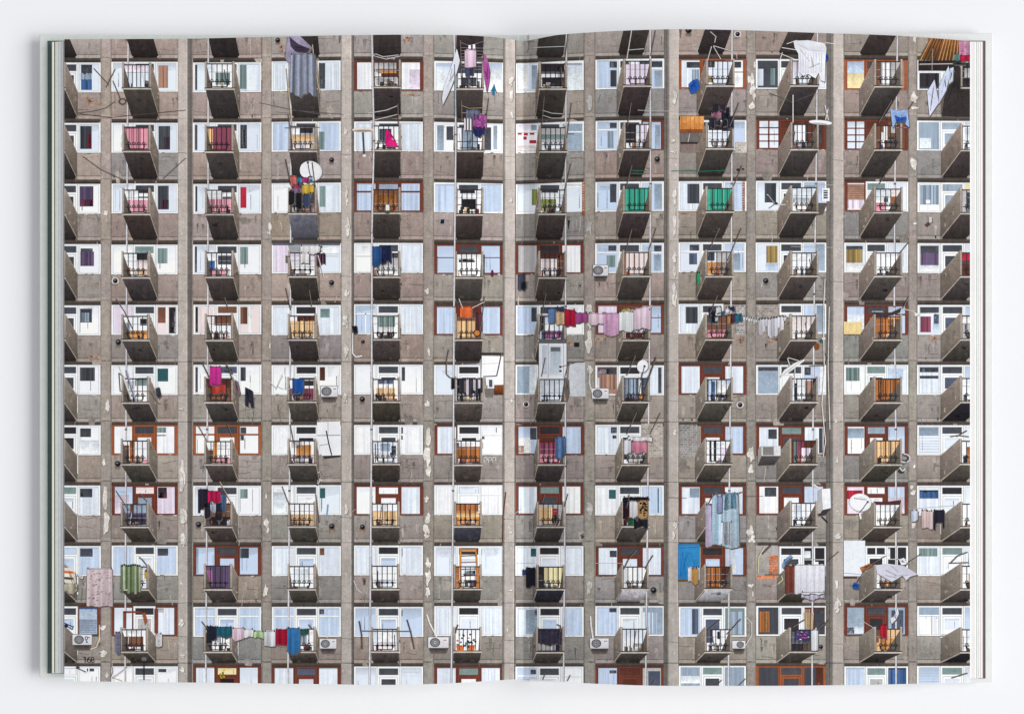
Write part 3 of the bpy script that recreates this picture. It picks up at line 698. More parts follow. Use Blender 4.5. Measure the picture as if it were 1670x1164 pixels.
def lines(*segs, col=(188,184,190), w=.8):
    for s in segs: p = Print('washing_line'); p.line(s, w, col, 25, .2)
def vent(x, y, r=4, plate=False, rust=False):
    p = Print('wall_vent', 'round black vent in the wall')
    if plate: p.ell(x, y, r*1.5, r*1.35, (214,210,208), 10)
    if rust: p.poly([(x-r,y),(x+r,y),(x+r*.8,y+r*2.2),(x-r*.8,y+r*2.4)], [(120,70,44),(120,70,44),(150,130,116),(150,130,116)], 10, .6)
    p.ell(x, y, r, r*1.05, (60,58,64), 11); p.ell(x+.5, y+.6, r*.65, r*.65, (24,22,26), 12); p.ell(x-.8, y-1.2, r*.4, r*.25, (120,120,128), 13)
    p.poly([(x-r,y+r),(x+r,y+r),(x+r*.6,y+r*2.1),(x-r*.6,y+r*2.1)], [(100,92,86),(100,92,86),(146,134,124),(146,134,124)], 9, .5)
def ac(x0, y0, x1, y1, side='L', label='white air conditioner box on wall brackets'):
    p = Print('air_conditioner', label); w, h = x1-x0, y1-y0
    p.poly([(x0+2,y1),(x1-1,y1),(x1-4,y1+9),(x0+5,y1+9)], [(50,46,48),(50,46,48),(104,96,90),(104,96,90)], 20, .4)
    p.rect(x0, y0, x1, y1, [(226,226,230),(204,204,210)], 21, .15)
    p.line([(x0,y0),(x1,y0),(x1,y1),(x0,y1),(x0,y0)], .8, (120,116,120), 22)
    cx = x0+w*.34 if side == 'L' else x0+w*.6; rr = h*.42
    p.ell(cx, y0+h*.5, rr*1.12, rr, (92,92,98), 23); p.ell(cx, y0+h*.5, rr*.86, rr*.78, (136,136,142), 24); p.ell(cx, y0+h*.5, rr*.32, rr*.3, (228,228,230), 25)
    for k in range(6):
        t = k*math.pi/6; p.line([(cx-rr*math.cos(t),y0+h*.5-rr*.9*math.sin(t)),(cx+rr*math.cos(t),y0+h*.5+rr*.9*math.sin(t))], .5, (88,88,94), 25)
    p.rect(x0+w*.74, y0+h*.25, x0+w*.9, y0+h*.32, (150,60,60), 23)
    p.line([(x0+3,y1),(x0+3,y1+5)], 1.4, (96,92,94), 23); p.line([(x1-4,y1),(x1-4,y1+5)], 1.4, (96,92,94), 23)
def dish(cx, cy, rx, ry, rot=0, arm=None, label='round white satellite dish'):
    p = Print('satellite_dish', label)
    p.ell(cx+1.2, cy+1.4, rx, ry, (122,114,110), 24, rot, 26); p.ell(cx, cy, rx, ry, (222,224,228), 25, rot, 26); p.ell(cx-rx*.07, cy-ry*.07, rx*.9, ry*.88, (232,234,238), 26, rot, 26)
    if arm: p.line(arm, 1.5, (66,62,66), 28); p.rect(arm[0][0]-1.5, arm[0][1]-1.5, arm[0][0]+1.8, arm[0][1]+1.8, (60,58,62), 29)
    return p
def blade(pts, label='satellite dish seen edge on'):
    p = Print('satellite_dish', label); p.poly(pts, [(236,236,238),(220,220,224)]*(len(pts)//2) + [(200,200,205)]*(len(pts) % 2), 26); 
    p.line([pts[0], pts[len(pts)//2]], .8, (120,116,118), 27); return p

# wall stains, patches, brickwork
def stain(x0, y0, x1, y1, col, k=9):
    for _ in range(k):
        u, v = R(x0,x1-4), R(y0,y1-3); w_, h_ = R(4,(x1-x0)*.5), R(2.5,(y1-y0)*.6)
        patch(wall, u, v, w_, h_, 5, mixc(col, WALL, R(.5,.88)))
for q in [(129,156,160,170),(702,582,736,586),(140,577,165,587),(1108,346,1138,352),(924,548,934,562),(1200,548,1212,562),(1246,548,1272,560),(655,58,672,68),(656,152,684,158),(792,548,812,553),(452,66,462,86),(1510,548,1532,556),(960,546,1000,556)]:
    stain(*q, (204,128,88))
for x, y, w, h in [(168,342,9,11),(172,650,8,24),(166,745,7,17),(167,790,11,40),(166,835,14,38),(163,1018,11,10),(161,1058,15,14),(170,1095,9,12),(437,360,6,22),(434,376,10,7),(438,556,4,16),
  (431,802,6,11),(429,843,12,17),(434,858,5,12),(427,950,12,26),(691,697,14,30),(690,722,13,40),(692,755,12,24),(690,808,11,13),(691,835,13,20),(690,850,12,26),(690,867,12,12),(693,908,10,20),(692,926,11,30),(693,950,9,26),(692,470,9,10),(697,562,5,22),(692,652,10,12),
  (1219,118,13,24),(1221,132,13,26),(1226,150,8,16),(1221,166,13,14),(1228,98,5,14),(1218,726,13,28),(1219,754,11,20),(1217,855,13,26),(1219,870,14,16),(1219,951,12,8),(1226,962,4,12),(1484,148,14,22),(1482,171,16,10),(1489,58,7,14),(1483,254,14,26),(1489,362,6,5),(1483,790,9,8),(1484,797,11,12),(1488,757,6,7),(1484,835,10,30),(1490,508,10,8)]:
    patch(wall, x, y, w, h, 9, (226,221,215))
for x, y, w, h in [(954,350,14,38),(955,148,12,34),(954,818,13,24),(954,940,13,34),(958,610,6,28)]: patch(wall, x, y, w, h, 8, (186,184,182))
for x, y, w, h in [(954,494,14,20),(957,512,9,28),(954,538,14,38),(956,594,12,16)]: patch(wall, x, y, w, h, 9, (216,212,206))
def bricks(x0, y0, x1, y1, col, mort, lab='patch of bare brickwork'):
    p = Print('brickwork', lab); p.rect(x0, y0, x1, y1, mort, 11, .4); y = y0; k = 0
    while y < y1-1:
        x = x0 - (3 if k % 2 else 0)
        while x < x1:
            p.rect(max(x0,x), y, min(x1,x+6.2), min(y1,y+2.9), jit(col,18), 11.5, .6); x += 7.2
        y += 3.9; k += 1
bricks(1108,692,1137,746,(142,138,137),(168,163,160)); bricks(1046,690,1081,746,(160,150,142),(182,176,170))
bricks(1234,498,1268,541,(150,143,138),(168,161,155)); bricks(1200,498,1215,545,(158,152,152),(190,188,188)); bricks(1199,232,1218,250,(188,180,172),(206,200,194),'pale patch of rough masonry')
p = newp('plaster_panel','grey plastered panel with orange bricks showing'); p.rect(1232,889,1269,941,[(170,166,164),(150,144,140)],11,.5)
bricks(1254,905,1269,936,(196,118,82),(200,166,144),'orange bricks in the plastered panel'); bricks(1234,938,1266,945,(192,116,82),(196,160,140),'course of orange bricks')
for x, y0, y1 in [(951.5,297,352),(1213,296,344)]:
    p = newp('brickwork','strip of raw brick beside the window'); p.rect(x-2,y0,x+2,y1,(150,84,54),11,.6)
    for k in range(12): p.rect(x-1.6, y0+4*k+.6, x+1.6, y0+4*k+2.2, jit((202,170,150),20), 11.5, .5)

# ---- row one and the top margin
poles([(153,112),(178,139)],[(173,143),(188,113)],[(184,132),(190,146),(197,163)], label='bent dark poles of a washing bracket')
p = newp('washing_pole','coiled ring at the end of a bracket'); p.ell(200,166,6.5,5.6,(84,74,76),20); p.ell(200,166,4,3.2,(160,146,136),21)
lines([(127,185),(150,182),(172,177),(188,166)],[(135,255),(165,277),(200,293)],[(266,292),(303,258)],[(130,186),(180,192),(303,180)], col=(84,72,70), w=1.1)
shape((164,156,182),[(470,58),(488,58),(509,78),(505,86),(484,88),(481,104),(474,107),(465,96),(467,78)],'lilac grey jacket slung over the line')
shape((66,56,76),[(472,60),(486,72),(505,80),(500,86),(482,84),(474,76)],'dark jacket lining',layer=29)
cloth((164,172,198),474,88,514,155,'long grey blue curtain drying over the balcony',name='curtain',taper=.1,jag=6,dark=.62,layer=30)
poles([(509,73),(513,112),(521,152)],[(467,112),(471,160),(476,205)], col=(140,120,104)); lines([(423,168),(475,179),(523,187)],[(476,180),(560,187)], col=(96,88,88), w=1)
poles([(465,209),(521,208)],[(470,188),(477,240)])
vent(453,66,4); vent(541,261,4); vent(1123,50,5); vent(1203,56,3.8,True)
p = newp('satellite_dish','cream dish seen edge on upon a short mast'); p.ell(592,212,18,3.6,(226,216,206),26); p.ell(592,213.6,15,1.8,(150,136,126),27); p.line([(592,216),(594,252)],2.6,(70,66,70),26); p.ell(594,254,3,2.4,(224,222,220),27)
lines([(612,88),(625,93),(650,90)],[(612,92),(630,97),(652,92)],[(603,198),(648,187)],[(600,185),(630,180),(648,173)], w=1.3); poles([(648,170),(650,206)])
lines([(752,70),(765,75),(788,68)],*[[(752,78+5*k),(788,79+5*k)] for k in range(8)], col=(130,120,128)); poles([(750,66),(752,108)],[(788,88),(790,104)])
shape((222,224,236),[(745,80),(750,100),(745,118),(737,140),(729,158),(722,172),(721,160),(724,142),(734,116),(741,92)],'white sheet blown sideways from the balcony')
cloth((236,204,228),758,81,776,110,'pale pink towel on the top line',jag=1,dark=.94); p = newp('hanging_cloth','two white garments on the line'); p.rect(764,74,768,80,(240,236,240),27); p.rect(771,73,775,80,(240,236,240),27)
cloth((70,72,110),759,112,772,126,'dark blue jeans on the line',jag=5); shape((176,84,160),[(790,88),(795,98),(799,117),(797,136),(794,151),(790,128),(787,104)],'magenta dress blown flat')
p = newp('window_sticker','teal figure in the window'); p.poly([(806,137),(810,150),(807,150),(807,156),(803,156),(803,150),(800,150)],(44,110,140),12)
poles([(741.5,105),(742.5,190)], col=(110,126,140), w=2)
lines([(752,172),(765,177),(795,176)],[(752,184),(790,186)],[(752,196),(770,198)], col=(170,150,120)); poles([(752,165),(753,200)],[(797,160),(793,192)])
cloth((112,118,152),760,179,782,195,'slate blue shirt on the upper line',jag=2); cloth((224,218,226),757,192,771,213,'black and white striped top',pat='S',jag=1); cloth((186,86,172),772,187,793,210,'magenta blouse on the line',pat='F'); cloth((44,50,112),771,207,791,221,'navy shorts on the line',jag=5)
shape((228,36,130),[(630,211),(634,213),(638,225),(645,233),(651,239),(629,239),(628,222)],'bright pink towel over the bars')
poles([(932,168),(924,226)],[(1069,50),(1061,92)],[(1029,168),(1023,206)],[(927,50),(921,98)],[(887,158),(883,208)]); poles([(1030,48),(1022,96)], col=(160,152,150))
lines([(868,78),(922,76)],[(884,180),(900,185),(918,186)],[(884,188),(900,193),(918,193)],[(1025,82),(1050,80)], w=1.1)
shape((40,88,176),[(1123,138),(1130,131),(1138,129),(1141,142),(1136,150),(1127,153),(1124,146)],'bright blue bag hanging off the balcony',name='bag')
poles([(1160,76),(1153,100)],[(1163,76),(1175,97)],[(1163,75),(1180,80),(1196,85)],[(1158,52),(1167,60),(1165,70)], col=(136,128,126)); lines([(1273,88),(1296,97)],[(1283,72),(1300,66)],[(1275,78),(1300,82)],[(1345,70),(1362,72)],[(1276,86),(1272,98)], w=1.2, col=(210,206,206))
for k, (x, y, w_, h_) in enumerate([(1164,170,8,12),(1173,172,10,9),(1184,176,6,14),(1160,184,9,8),(1168,182,8,10),(1177,184,12,12),(1157,194,8,16),(1166,196,9,10),(1178,196,8,12),(1187,190,9,20)]):
    cloth([(44,44,62),(60,50,70),(36,38,48),(170,100,140),(200,130,160)][k % 5 if k in (3,4) else k % 3], x, y, x+w_, y+h_, 'dark garment bunched on the line', jag=3)
poles([(1205,168),(1190,206)]);
p = newp('wooden_box','orange plywood box built out from the window'); p.rect(1109,190,1148,212,[(222,160,96),(196,122,62)],20,.6); p.rect(1109,211,1146,217,(128,78,50),21,.5); p.rect(1110,217,1141,234,(104,98,98),20,.5); p.rect(1110,234,1141,249,(128,112,106),20,.5); p.rect(1110,232,1138,235,(52,40,40),21); p.line([(1125,218),(1122,232)],1.4,(180,176,176),22); p.line([(1146,212),(1141,230)],1.2,(120,100,88),22)
for k in range(5): p.line([(1112+7*k,190),(1112+7*k,211)],.8,(176,104,50),22,.5)
sh = shape((232,234,242),[(1294,67),(1318,66),(1345,71),(1348,79),(1346,100),(1345,134),(1338,131),(1335,119),(1330,128),(1318,121),(1310,124),(1303,118),(1302,88),(1296,78)],'white sheets heaped over the rack and hanging down',n=3)
for k in range(9): x = 1305+4.4*k; sh.line([(x,84+R(0,6)),(x+R(-1,2),116+R(0,10))],R(.8,1.8),(200,204,220),28)
sh.line([(1300,72),(1320,82),(1344,84)],1.6,(196,198,214),28)
shape((32,80,176),[(1346,90),(1350,88),(1351,97),(1347,100)],'small blue bag',name='bag'); p = newp('satellite_dish','white dish seen edge on above the balcony'); p.ell(1338,200,19,3.8,(236,236,240),29,4); p.ell(1336,202,14,1.6,(170,168,172),30,4)
poles([(1345,172),(1351,197)],[(1350,178),(1346,196)],[(1293,155),(1293,200)], col=(186,180,180), w=1.4); lines([(1255,152),(1293,167),(1330,152)], col=(90,84,84), w=1)
shape((150,180,228),[(1452,178),(1466,181),(1480,179),(1483,208),(1477,203),(1474,196),(1462,198),(1456,209)],'light blue shirt on the line'); shape((46,86,172),[(1459,188),(1468,192),(1478,190),(1476,199),(1462,200)],'blue garment below the shirt',layer=29)
poles([(1433,200),(1454,164)],[(1481,180),(1490,166)])
p = newp('awning','brown slatted underside of an awning'); p.poly([(1519,60),(1566,62),(1562,100),(1498,98)],[(140,94,56),(124,78,44),(70,48,34),(96,66,42)],20,.6)
for k in range(11): x = 1520+4.3*k; p.line([(x,62),(x-19+k*1.6,99)],1.4,random.choice([(176,128,78),(64,42,30),(190,140,90)]),21,.5)
p.rect(1498,99,1562,116,(46,38,38),20,.5); p.line([(1498,106),(1555,105)],1.4,(116,108,104),22); p.rect(1496,116,1534,119.5,(226,228,236),22); p.line([(1521,80),(1520,117)],1.2,(150,140,136),23)
cloth((226,150,190),1564,66,1583,92,'pink clothes heaped at the page corner',pat='F',layer=30); cloth((206,30,70),1566,90,1583,101,'red cloth at the page corner',layer=32); cloth((110,160,150),1556,88,1565,100,'green cloth on the line'); shape((40,60,56),[(1552,102),(1570,98),(1575,106),(1556,106)],'dark green cloth')
shape((208,212,234),[(1524,130),(1531,168),(1516,190),(1512,150)],'white towel pegged at a corner'); shape((202,210,234),[(1547,108),(1549,122),(1543,148),(1531,170),(1531,142),(1540,122)],'pale blue towel pegged at a corner'); shape((200,214,232),[(1549,112),(1555,110),(1554,132),(1547,138)],'small pale towel'); lines([(1500,105),(1565,104)], w=1.2)
shape((56,50,50),[(1562,106),(1552,130),(1540,160),(1536,190),(1560,191),(1583,191),(1583,150),(1566,146),(1566,110)],'dark weathered cheek of the corner balcony',name='balcony',layer=22)

# ---- rows three and four
dish(507,279,18.5,16,20,[(502,265),(504,278),(507,290)],'large round white satellite dish on the balcony')
poles([(466,260),(474,300)],[(509,265),(514,306)], w=2)
for q in [((232,110,104),473,287,484,303),((60,150,180),483,289,493,303),((200,40,130),492,289,504,298),((70,150,190),503,288,510,298),((170,30,110),485,298,494,304),((222,60,90),478,301,488,306)]: cloth(q[0],*q[1:],'brightly coloured washing on the line',jag=2.5)
cloth((228,186,60),493,301,512,317,'yellow shirt on the line'); cloth((150,110,150),476,305,492,315,'lilac garment on the line'); cloth((34,34,44),471,312,480,334,'black trousers on the line',jag=4); cloth((34,34,42),483,315,492,340,'black leggings on the line',jag=3); cloth((70,84,120),495,316,504,337,'dark blue trousers on the line'); cloth((86,96,110),505,314,512,325,'grey top on the line')
cloth((240,238,242),490,400,522,413,'white lace cloth on the rail',jag=3); cloth((240,236,240),490,412,504,430,'white lace hanging down'); cloth((96,60,84),516,413,530,434,'striped dark scarf',pat='S',jag=8); poles([(518,416),(528,453)], col=(170,150,150)); lines([(465,417),(552,418)],[(480,400),(520,400)])
cloth((176,160,150),466,418,473,428,'small beige garment'); 
p = newp('window_shelter','translucent grey sheet shading a window'); p.rect(444,396,555,400,(86,86,98),12,.3); p.poly([(470,400),(490,400),(489,416),(474,416)],(150,154,160),12,.3)
cloth((42,88,154),607,402,622,432,'blue jeans hung by the waist',jag=6); cloth((34,44,84),622,401,638,429,'dark blue checked shirt',pat='F',jag=6); p = newp('jar','white jar on the balcony edge'); p.rect(629,334,635,344,(220,228,224),28); p.ell(632,346,4.5,3,(70,80,66),28)
p = newp('wall_vent','square grey vent plate'); p.rect(716,356,727,366,(150,146,150),11); p.poly([(719,358),(725,358),(724,365),(718,365)],(30,30,38),12)
p = newp('bird','small dark red object under the window'); p.ell(803,446,2.2,6,(96,36,56),26)
cloth((66,70,92),845,449,856,474,'dark slate trousers hanging from the window',sl=-4,jag=2); cloth((42,44,60),850,460,858,472,'dark cloth')
poles([(931,267),(923,300),(915,345)],[(1030,270),(1021,306)],[(1030,374),(1021,408)],[(1070,372),(1058,408)],[(1210,270),(1196,304)],[(1173,372),(1158,405)],[(1209,372),(1186,426)],[(1450,275),(1434,300)],[(1482,395),(1468,412)]); lines([(1030,278),(1054,279)],[(1029,283),(1053,284)],[(1138,280),(1184,278)],[(1095,279),(1138,279)], col=(40,110,90), w=1.2); lines([(1040,180),(1100,182)])
p = newp('washing_pole','clamp end of the pole'); p.ell(1204,277,2.4,2,(40,36,42),28); p.ell(1212,276,1.6,1.6,(40,36,42),28)
ac(967,432,992,450); vent(1072,260,4.5); vent(1249,458,4.5); vent(188,458,4,True); vent(193,558,4.6)
p = newp('antenna','small television antenna on a bracket'); p.line([(1251,317),(1264,333)],2,(190,190,196),28); p.line([(1252,319),(1264,333)],1,(70,66,72),29); p.line([(1264,333),(1281,334)],1.6,(200,200,206),28); p.line([(1264,333),(1254,340)],1.2,(120,116,120),28); p.ell(1266,332,2.6,2.2,(60,58,66),29)
p = newp('grille','white box with a dark grille beside the balcony'); p.rect(1340,307,1353,328,(232,234,240),22); p.rect(1343,310,1350,325,(74,76,86),23)
for k in range(4): p.rect(1342,312+4*k,1351,313+4*k,(232,234,240),24)
p.poly([(1335,331),(1350,331),(1342,350),(1331,352)],(92,84,82),13,.5)
cloth((44,150,104),1136,444,1142,464,'green cloth hanging off the corner',jag=4)
p = newp('wall_vent','rusty pipe end poking from the wall'); p.poly([(1508,367),(1514,362),(1518,366),(1512,371)],(86,60,46),12,.6); p.rect(1515,354,1520,363,(200,192,190),13); p.rect(1518,356,1521,364,(70,60,60),12)
p = newp('notice','white paper in the window'); p.rect(1510,326,1517,332,(240,240,244),12)
# ---- rows five and six
poles([(189,487),(203,508),(217,538)],[(466,470),(474,506)],[(504,473),(508,500)],[(790,483),(786,520),(782,540)],[(890,480),(884,510),(879,545)],[(1170,482),(1157,512)],[(1482,483),(1472,503)],[(366,485),(372,505)])
p = newp('awning','dark drooping cover over the balcony'); p.poly([(1424,508),(1440,511),(1455,509),(1470,502),(1468,510),(1452,515),(1430,514)],(60,54,56),27); lines([(1470,503),(1492,508)],[(1422,508),(1440,508)], w=1.5)
cloth((240,106,50),750,500,770,518,'orange towel on the rail',jag=1,dark=.9); poles([(748,487),(754,503)],[(770,502),(790,492)], col=(150,140,140))
p = newp('bicycle','child bicycle wheel on the balcony'); p.ell(778,543,6,6,(40,36,40),28); p.ell(778,543,4.4,4.4,(190,120,60),29); cloth((110,60,70),777,510,786,540,'maroon coat on the balcony')
for col, x0, y0, x1, y1, lb, sl in [((98,130,182),894,503,907,527,'blue shirt on the long line',0),((226,184,140),907,508,920,530,'tan shirt on the long line',0),((192,22,58),921,504,938,532,'crimson top on the long line',1),((182,76,152),938,509,958,526,'magenta shorts on the long line',1),((234,204,224),960,510,985,529,'pale pink top on the long line',1),((214,162,202),985,510,1009,547,'pink sheet on the long line',0),((234,238,240),1010,508,1033,540,'white towel on the long line',-3),((232,206,224),1034,504,1061,536,'large pale pink towel on the long line',-6)]:
    cloth(col, x0, y0, x1, y1, lb, sl=sl, jag=2.5, dark=.88)
cloth((60,70,110),908,500,920,508,'navy socks on the line'); cloth((214,180,90),1014,503,1030,509,'yellow cloth on the line'); lines([(878,513),(960,513),(1010,512),(1064,498)])
p = newp('balcony','tall enclosed balcony front with a white door'); p.rect(879,553,924,560,(96,94,98),21,.3); p.rect(879,560,925,618,(226,228,236),21,.15); p.rect(884,563,892,610,(186,194,206),22); p.rect(896,564,916,612,(206,212,220),22); p.rect(898,567,914,609,[(168,180,192),(196,206,216)],23); p.rect(898,566,914,573,(96,104,112),24); p.line([(894,560),(894,617)],1,(150,150,160),24); p.line([(919,560),(919,617)],1,(170,170,180),24); p.line([(924.5,560),(924.5,650)],1.2,(110,106,110),24); p.ell(914,598,2.2,1.6,(40,38,46),26); p.ell(914,605,2.2,1.6,(50,48,56),26)
poles([(889,583),(883,614)],[(916,598),(942,590)],[(927,590),(921,615),(920,640)])
p = newp('plaster_panel','pale grey plaster panel filling a window'); p.poly([(929,592),(954,591),(955,646),(925,646),(926,610)],[(200,204,210),(196,200,206),(190,194,200),(196,200,206)],13,.3)
shape((110,100,96),[(922,615),(927,618),(928,640),(924,655),(921,640)],'tangled creeper on the rail',name='plant')
ac(965,633,993,650,label='white air conditioner with a long drain hose'); poles([(962,600),(961,625),(966,640)], col=(200,194,190), w=2)
dish(1048,597,9,10.5,20,[(1051,597),(1047,612),(1045,620)],'small grey satellite dish'); poles([(1036,580),(1022,612)]); poles([(1070,582),(1060,610),(1052,636)], w=2.8)
p = newp('wall_vent','square black vent'); p.rect(936,558,945,566,(84,80,86),11); p.rect(937,559,944,565,(34,32,38),12)
vent(858,659,3.6,True); vent(1207,660,4,True); vent(541,461,4.2); vent(591,651,4.4); vent(592,557,3,False,True)
poles([(195,598),(214,650)], col=(206,204,210), w=2.4); poles([(206,604),(212,625),(222,655)], col=(120,126,150), w=3.4); poles([(194,608),(196,638),(245,638),(255,655),(262,659)],[(194,608),(203,616)])
shape((58,60,70),[(254,633),(260,631),(263,645),(259,650),(255,644)],'dark bag hooked on the balcony',name='bag')
poles([(330,592),(342,616)],[(367,592),(373,600),(379,620)], w=2.2); lines([(368,598),(378,604)],[(366,604),(380,610)], col=(60,56,60), w=2)
cloth((214,44,150),342,597,360,628,'magenta towel over the rail',jag=1,dark=.93,layer=28); cloth((222,70,56),346,626,367,641,'red towel below the magenta one',jag=2,layer=27)
shape((46,46,60),[(400,631),(412,637),(414,664),(410,665),(407,648),(404,662),(400,661)],'dark trousers pegged by one leg'); shape((130,110,120),[(383,619),(388,622),(392,640),(390,646),(386,640),(384,628)],'grey and navy clothes hanging at the corner')
blade([(450,635),(452,636),(461,613),(459.5,611)],'grey satellite dish seen edge on beside the window'); poles([(435,620),(441,624),(451,633)],[(453,630),(460,634),(472,634)], col=(150,148,152))
cloth((32,84,168),477,617,495,641,'blue towel over the rail',jag=1.5,layer=28,dark=.9); cloth((40,50,100),483,640,493,646,'dark cloth below the blue towel'); ac(523,629,551,647)
poles([(575,543),(575,576),(580,582),(590,580)], col=(214,210,210), w=2); shape((40,38,46),[(574,532),(582,531),(583,542),(578,545)],'black box on the corner',name='box')
p = newp('window_board','white boards closing the window'); p.poly([(786,580),(821,581),(821,627),(793,628),(792,616),(785,615)],[(238,238,242)]*6,22,.1); p.rect(785,575,821,579,(56,50,52),22); 
p = newp('air_conditioner','white air conditioner seen from the side'); p.rect(795,618,806,633,(222,224,230),24); p.rect(797.5,619,803,631,(70,82,92),25); p.poly([(791,634),(806,634),(804,648),(793,648)],(112,106,102),24,.4); p.poly([(806,628),(821,628),(821,644),(806,644)],[(130,74,40),(130,74,40),(70,40,26),(70,40,26)],23,.5)
poles([(732,570),(728,588),(728,610),(734,616),(744,617)],[(818,575),(814,595),(810,613),(788,614)], w=1.9); lines([(750,595),(815,592)]); cloth((40,38,56),736,617,742,634,'dark garment by the pipe')
for k in range(10): cloth(random.choice([(220,218,224),(60,56,70),(120,104,110),(70,62,80)]), 749+3.8*k, 617+R(0,2), 753+3.8*k, 634+R(-4,12), 'small garment on the rack', jag=2)
for k, (x, y, w_, h_) in enumerate([(1156,503,6,10),(1161,508,6,18),(1168,500,8,12),(1176,508,6,8),(1183,502,7,8),(1188,500,10,7),(1166,516,5,9),(1191,512,8,14)]):
    cloth([(40,40,52),(30,32,44),(220,220,226),(70,84,130),(214,216,224),(44,58,112),(200,200,206),(70,50,80)][k], x, y, x+w_, y+h_, 'small dark and white garment on the line', jag=3)
cloth((222,140,60),1186,514,1191,528,'orange towel on the line'); cloth((40,108,130),1199,512,1210,526,'teal shorts on the line',jag=4); lines([(1190,512),(1215,516),(1240,520),(1290,516)], w=1.2)
for k in range(7): cloth((226,228,232), 1212+4*k, 515+k*.9, 1215+4*k, 519+k*1.2+R(0,4), 'tiny white washing on the line', jag=1)
for k in range(9): cloth(random.choice([(234,232,240),(214,214,228),(226,222,230)]), 1237+5*k, 519-k*.6+R(0,2), 1243+5*k, 540+R(-8,12)-(8 if k > 6 else 0), 'white washing bunched on the line', jag=5)
blade([(1272,615),(1274,617),(1312,588),(1311,585),(1296,592),(1279,603)],'large white satellite dish seen edge on'); poles([(1284,584),(1288,598)],[(1285,583),(1302,588)],[(1296,600),(1296,625)], col=(170,166,168))
p = newp('pot','brown pot hanging outside the balcony'); p.ell(1332,565,4.5,6,(120,70,40),24); p.ell(1340,556,3,3.6,(60,90,84),25); p.ell(1343,552,3,1.8,(230,228,230),26)
poles([(1345,455),(1342,520),(1344,600),(1340,660),(1346,720),(1342,745)],[(1352,500),(1350,600),(1353,700)], col=(190,180,172), w=1); poles([(1345,575),(1350,583),(1344,596),(1320,597)], w=1.6)
p = newp('window_board','cream board under the window'); p.rect(1376,525,1406,545,(228,206,148),14,.3); p.line([(1376,525),(1390,526),(1406,524)],1,(244,226,176),15)
# ---- rows seven and eight
vent(192,756,4.8); vent(324,855,4.6); vent(541,858,4.4,False,True); vent(591,859,4.2,False,True)
poles([(322,692),(337,718)],[(189,800),(197,812),(210,832)],[(228,804),(240,818)],[(473,692),(479,722)],[(460,793),(472,824)],[(515,805),(518,830),(521,852)],[(370,690),(378,712)],[(1022,828),(1026,806)],[(1077,673),(1060,708)],[(1038,672),(1022,708)],[(926,805),(920,826)],[(888,806),(884,820)]); poles([(358,785),(378,822)], col=(120,108,100), w=2)
for q in [((46,42,60),326,797,339,829,'black shirt on the line'),((212,26,84),338,800,360,819,'bright red top on the line'),((86,120,168),360,804,368,836,'blue jeans on the line'),((44,42,58),334,819,343,845,'dark trousers on the line'),((190,196,216),343,820,352,834,'pale garment on the line'),((40,40,52),352,820,362,846,'black trousers on the line'),((170,110,60),354,834,362,842,'orange brown cloth')]: cloth(q[0],*q[1:5],q[5],jag=4)
p = newp('window_board','white boards leaning out of a window'); p.poly([(517,688),(555,687),(555,742),(525,744),(517,714)],(232,234,238),14,.12); p.line([(517,710),(555,709.5)],1.2,(120,116,118),16); p.line([(535,688),(535,709)],.8,(150,150,156),16); p.line([(521,726),(536,724)],.9,(120,116,118),16); p.line([(532,702),(536,722),(541,742)],2,(56,50,52),17); p.poly([(525,743),(555,742),(555,745),(530,748)],(56,52,52),15)
p = newp('net','tangled net hanging beneath the balcony')
for k in range(16): x, y = R(513,523), R(767,792); p.line([(x,y),(x+R(-5,5),y+R(2,6))],R(.8,1.4),random.choice([(40,36,40),(220,218,220),(70,66,70)]),27)
p = newp('window_sticker','blue figure in the window'); p.line([(535,822),(533,842)],2.6,(120,150,200),12)
p = newp('graffiti','white loops scribbled on the wall')
for k in range(3): x = 792+7*k; p.line([(x+3*math.cos(t),748+3*math.sin(t)) for t in (3.6,4.6,5.6,.4,1.4)],1,(222,218,214),12); p.line([(x-3,748),(x-2,754)],.9,(222,218,214),12)
poles([(825,802),(821,840),(820,885)], col=(86,58,50), w=1.8); lines([(820,850),(850,830)],[(600,838),(630,850)])
cloth((92,128,182),905,712,922,744,'pale blue jeans over the balcony',jag=7,layer=28); cloth((220,220,230),906,714,911,722,'white sock on the line')
cloth((236,232,234),1024,711,1063,719,'white towel along the top rail',sl=1,jag=2,dark=.93); cloth((216,130,158),1030,719,1055,738,'pink towel over the bars',dark=.88); cloth((222,222,232),1018,716,1029,740,'white towel beside the pink one')
for q in [((36,32,42),1017,810,1058,818,None),((36,32,42),1016,816,1026,844,None),((222,222,230),1027,816,1040,846,None),((118,50,60),1019,826,1025,850,None),((34,110,70),1023,846,1034,855,None),((34,32,38),1034,844,1056,860,None),((180,170,180),1037,842,1042,850,None)]: cloth(q[0],*q[1:5],'garment on the crowded rack',jag=4)
cloth((222,172,110),1041,816,1056,844,'leopard print garment',pat='L',layer=29)
p = newp('air_conditioner','white air conditioner seen from below at an angle'); p.rect(1242,727,1273,743,(214,214,218),22); p.rect(1244,728,1262,742,(140,134,132),23); p.poly([(1236,732),(1242,727),(1242,743),(1236,758)],(150,144,142),22); p.poly([(1242,743),(1273,743),(1263,758),(1236,759)],[(84,80,80),(84,80,80),(58,54,54),(58,54,54)],22)
for k in range(5): p.line([(1245,730+2.6*k),(1261,730+2.6*k)],.7,(96,92,92),24)
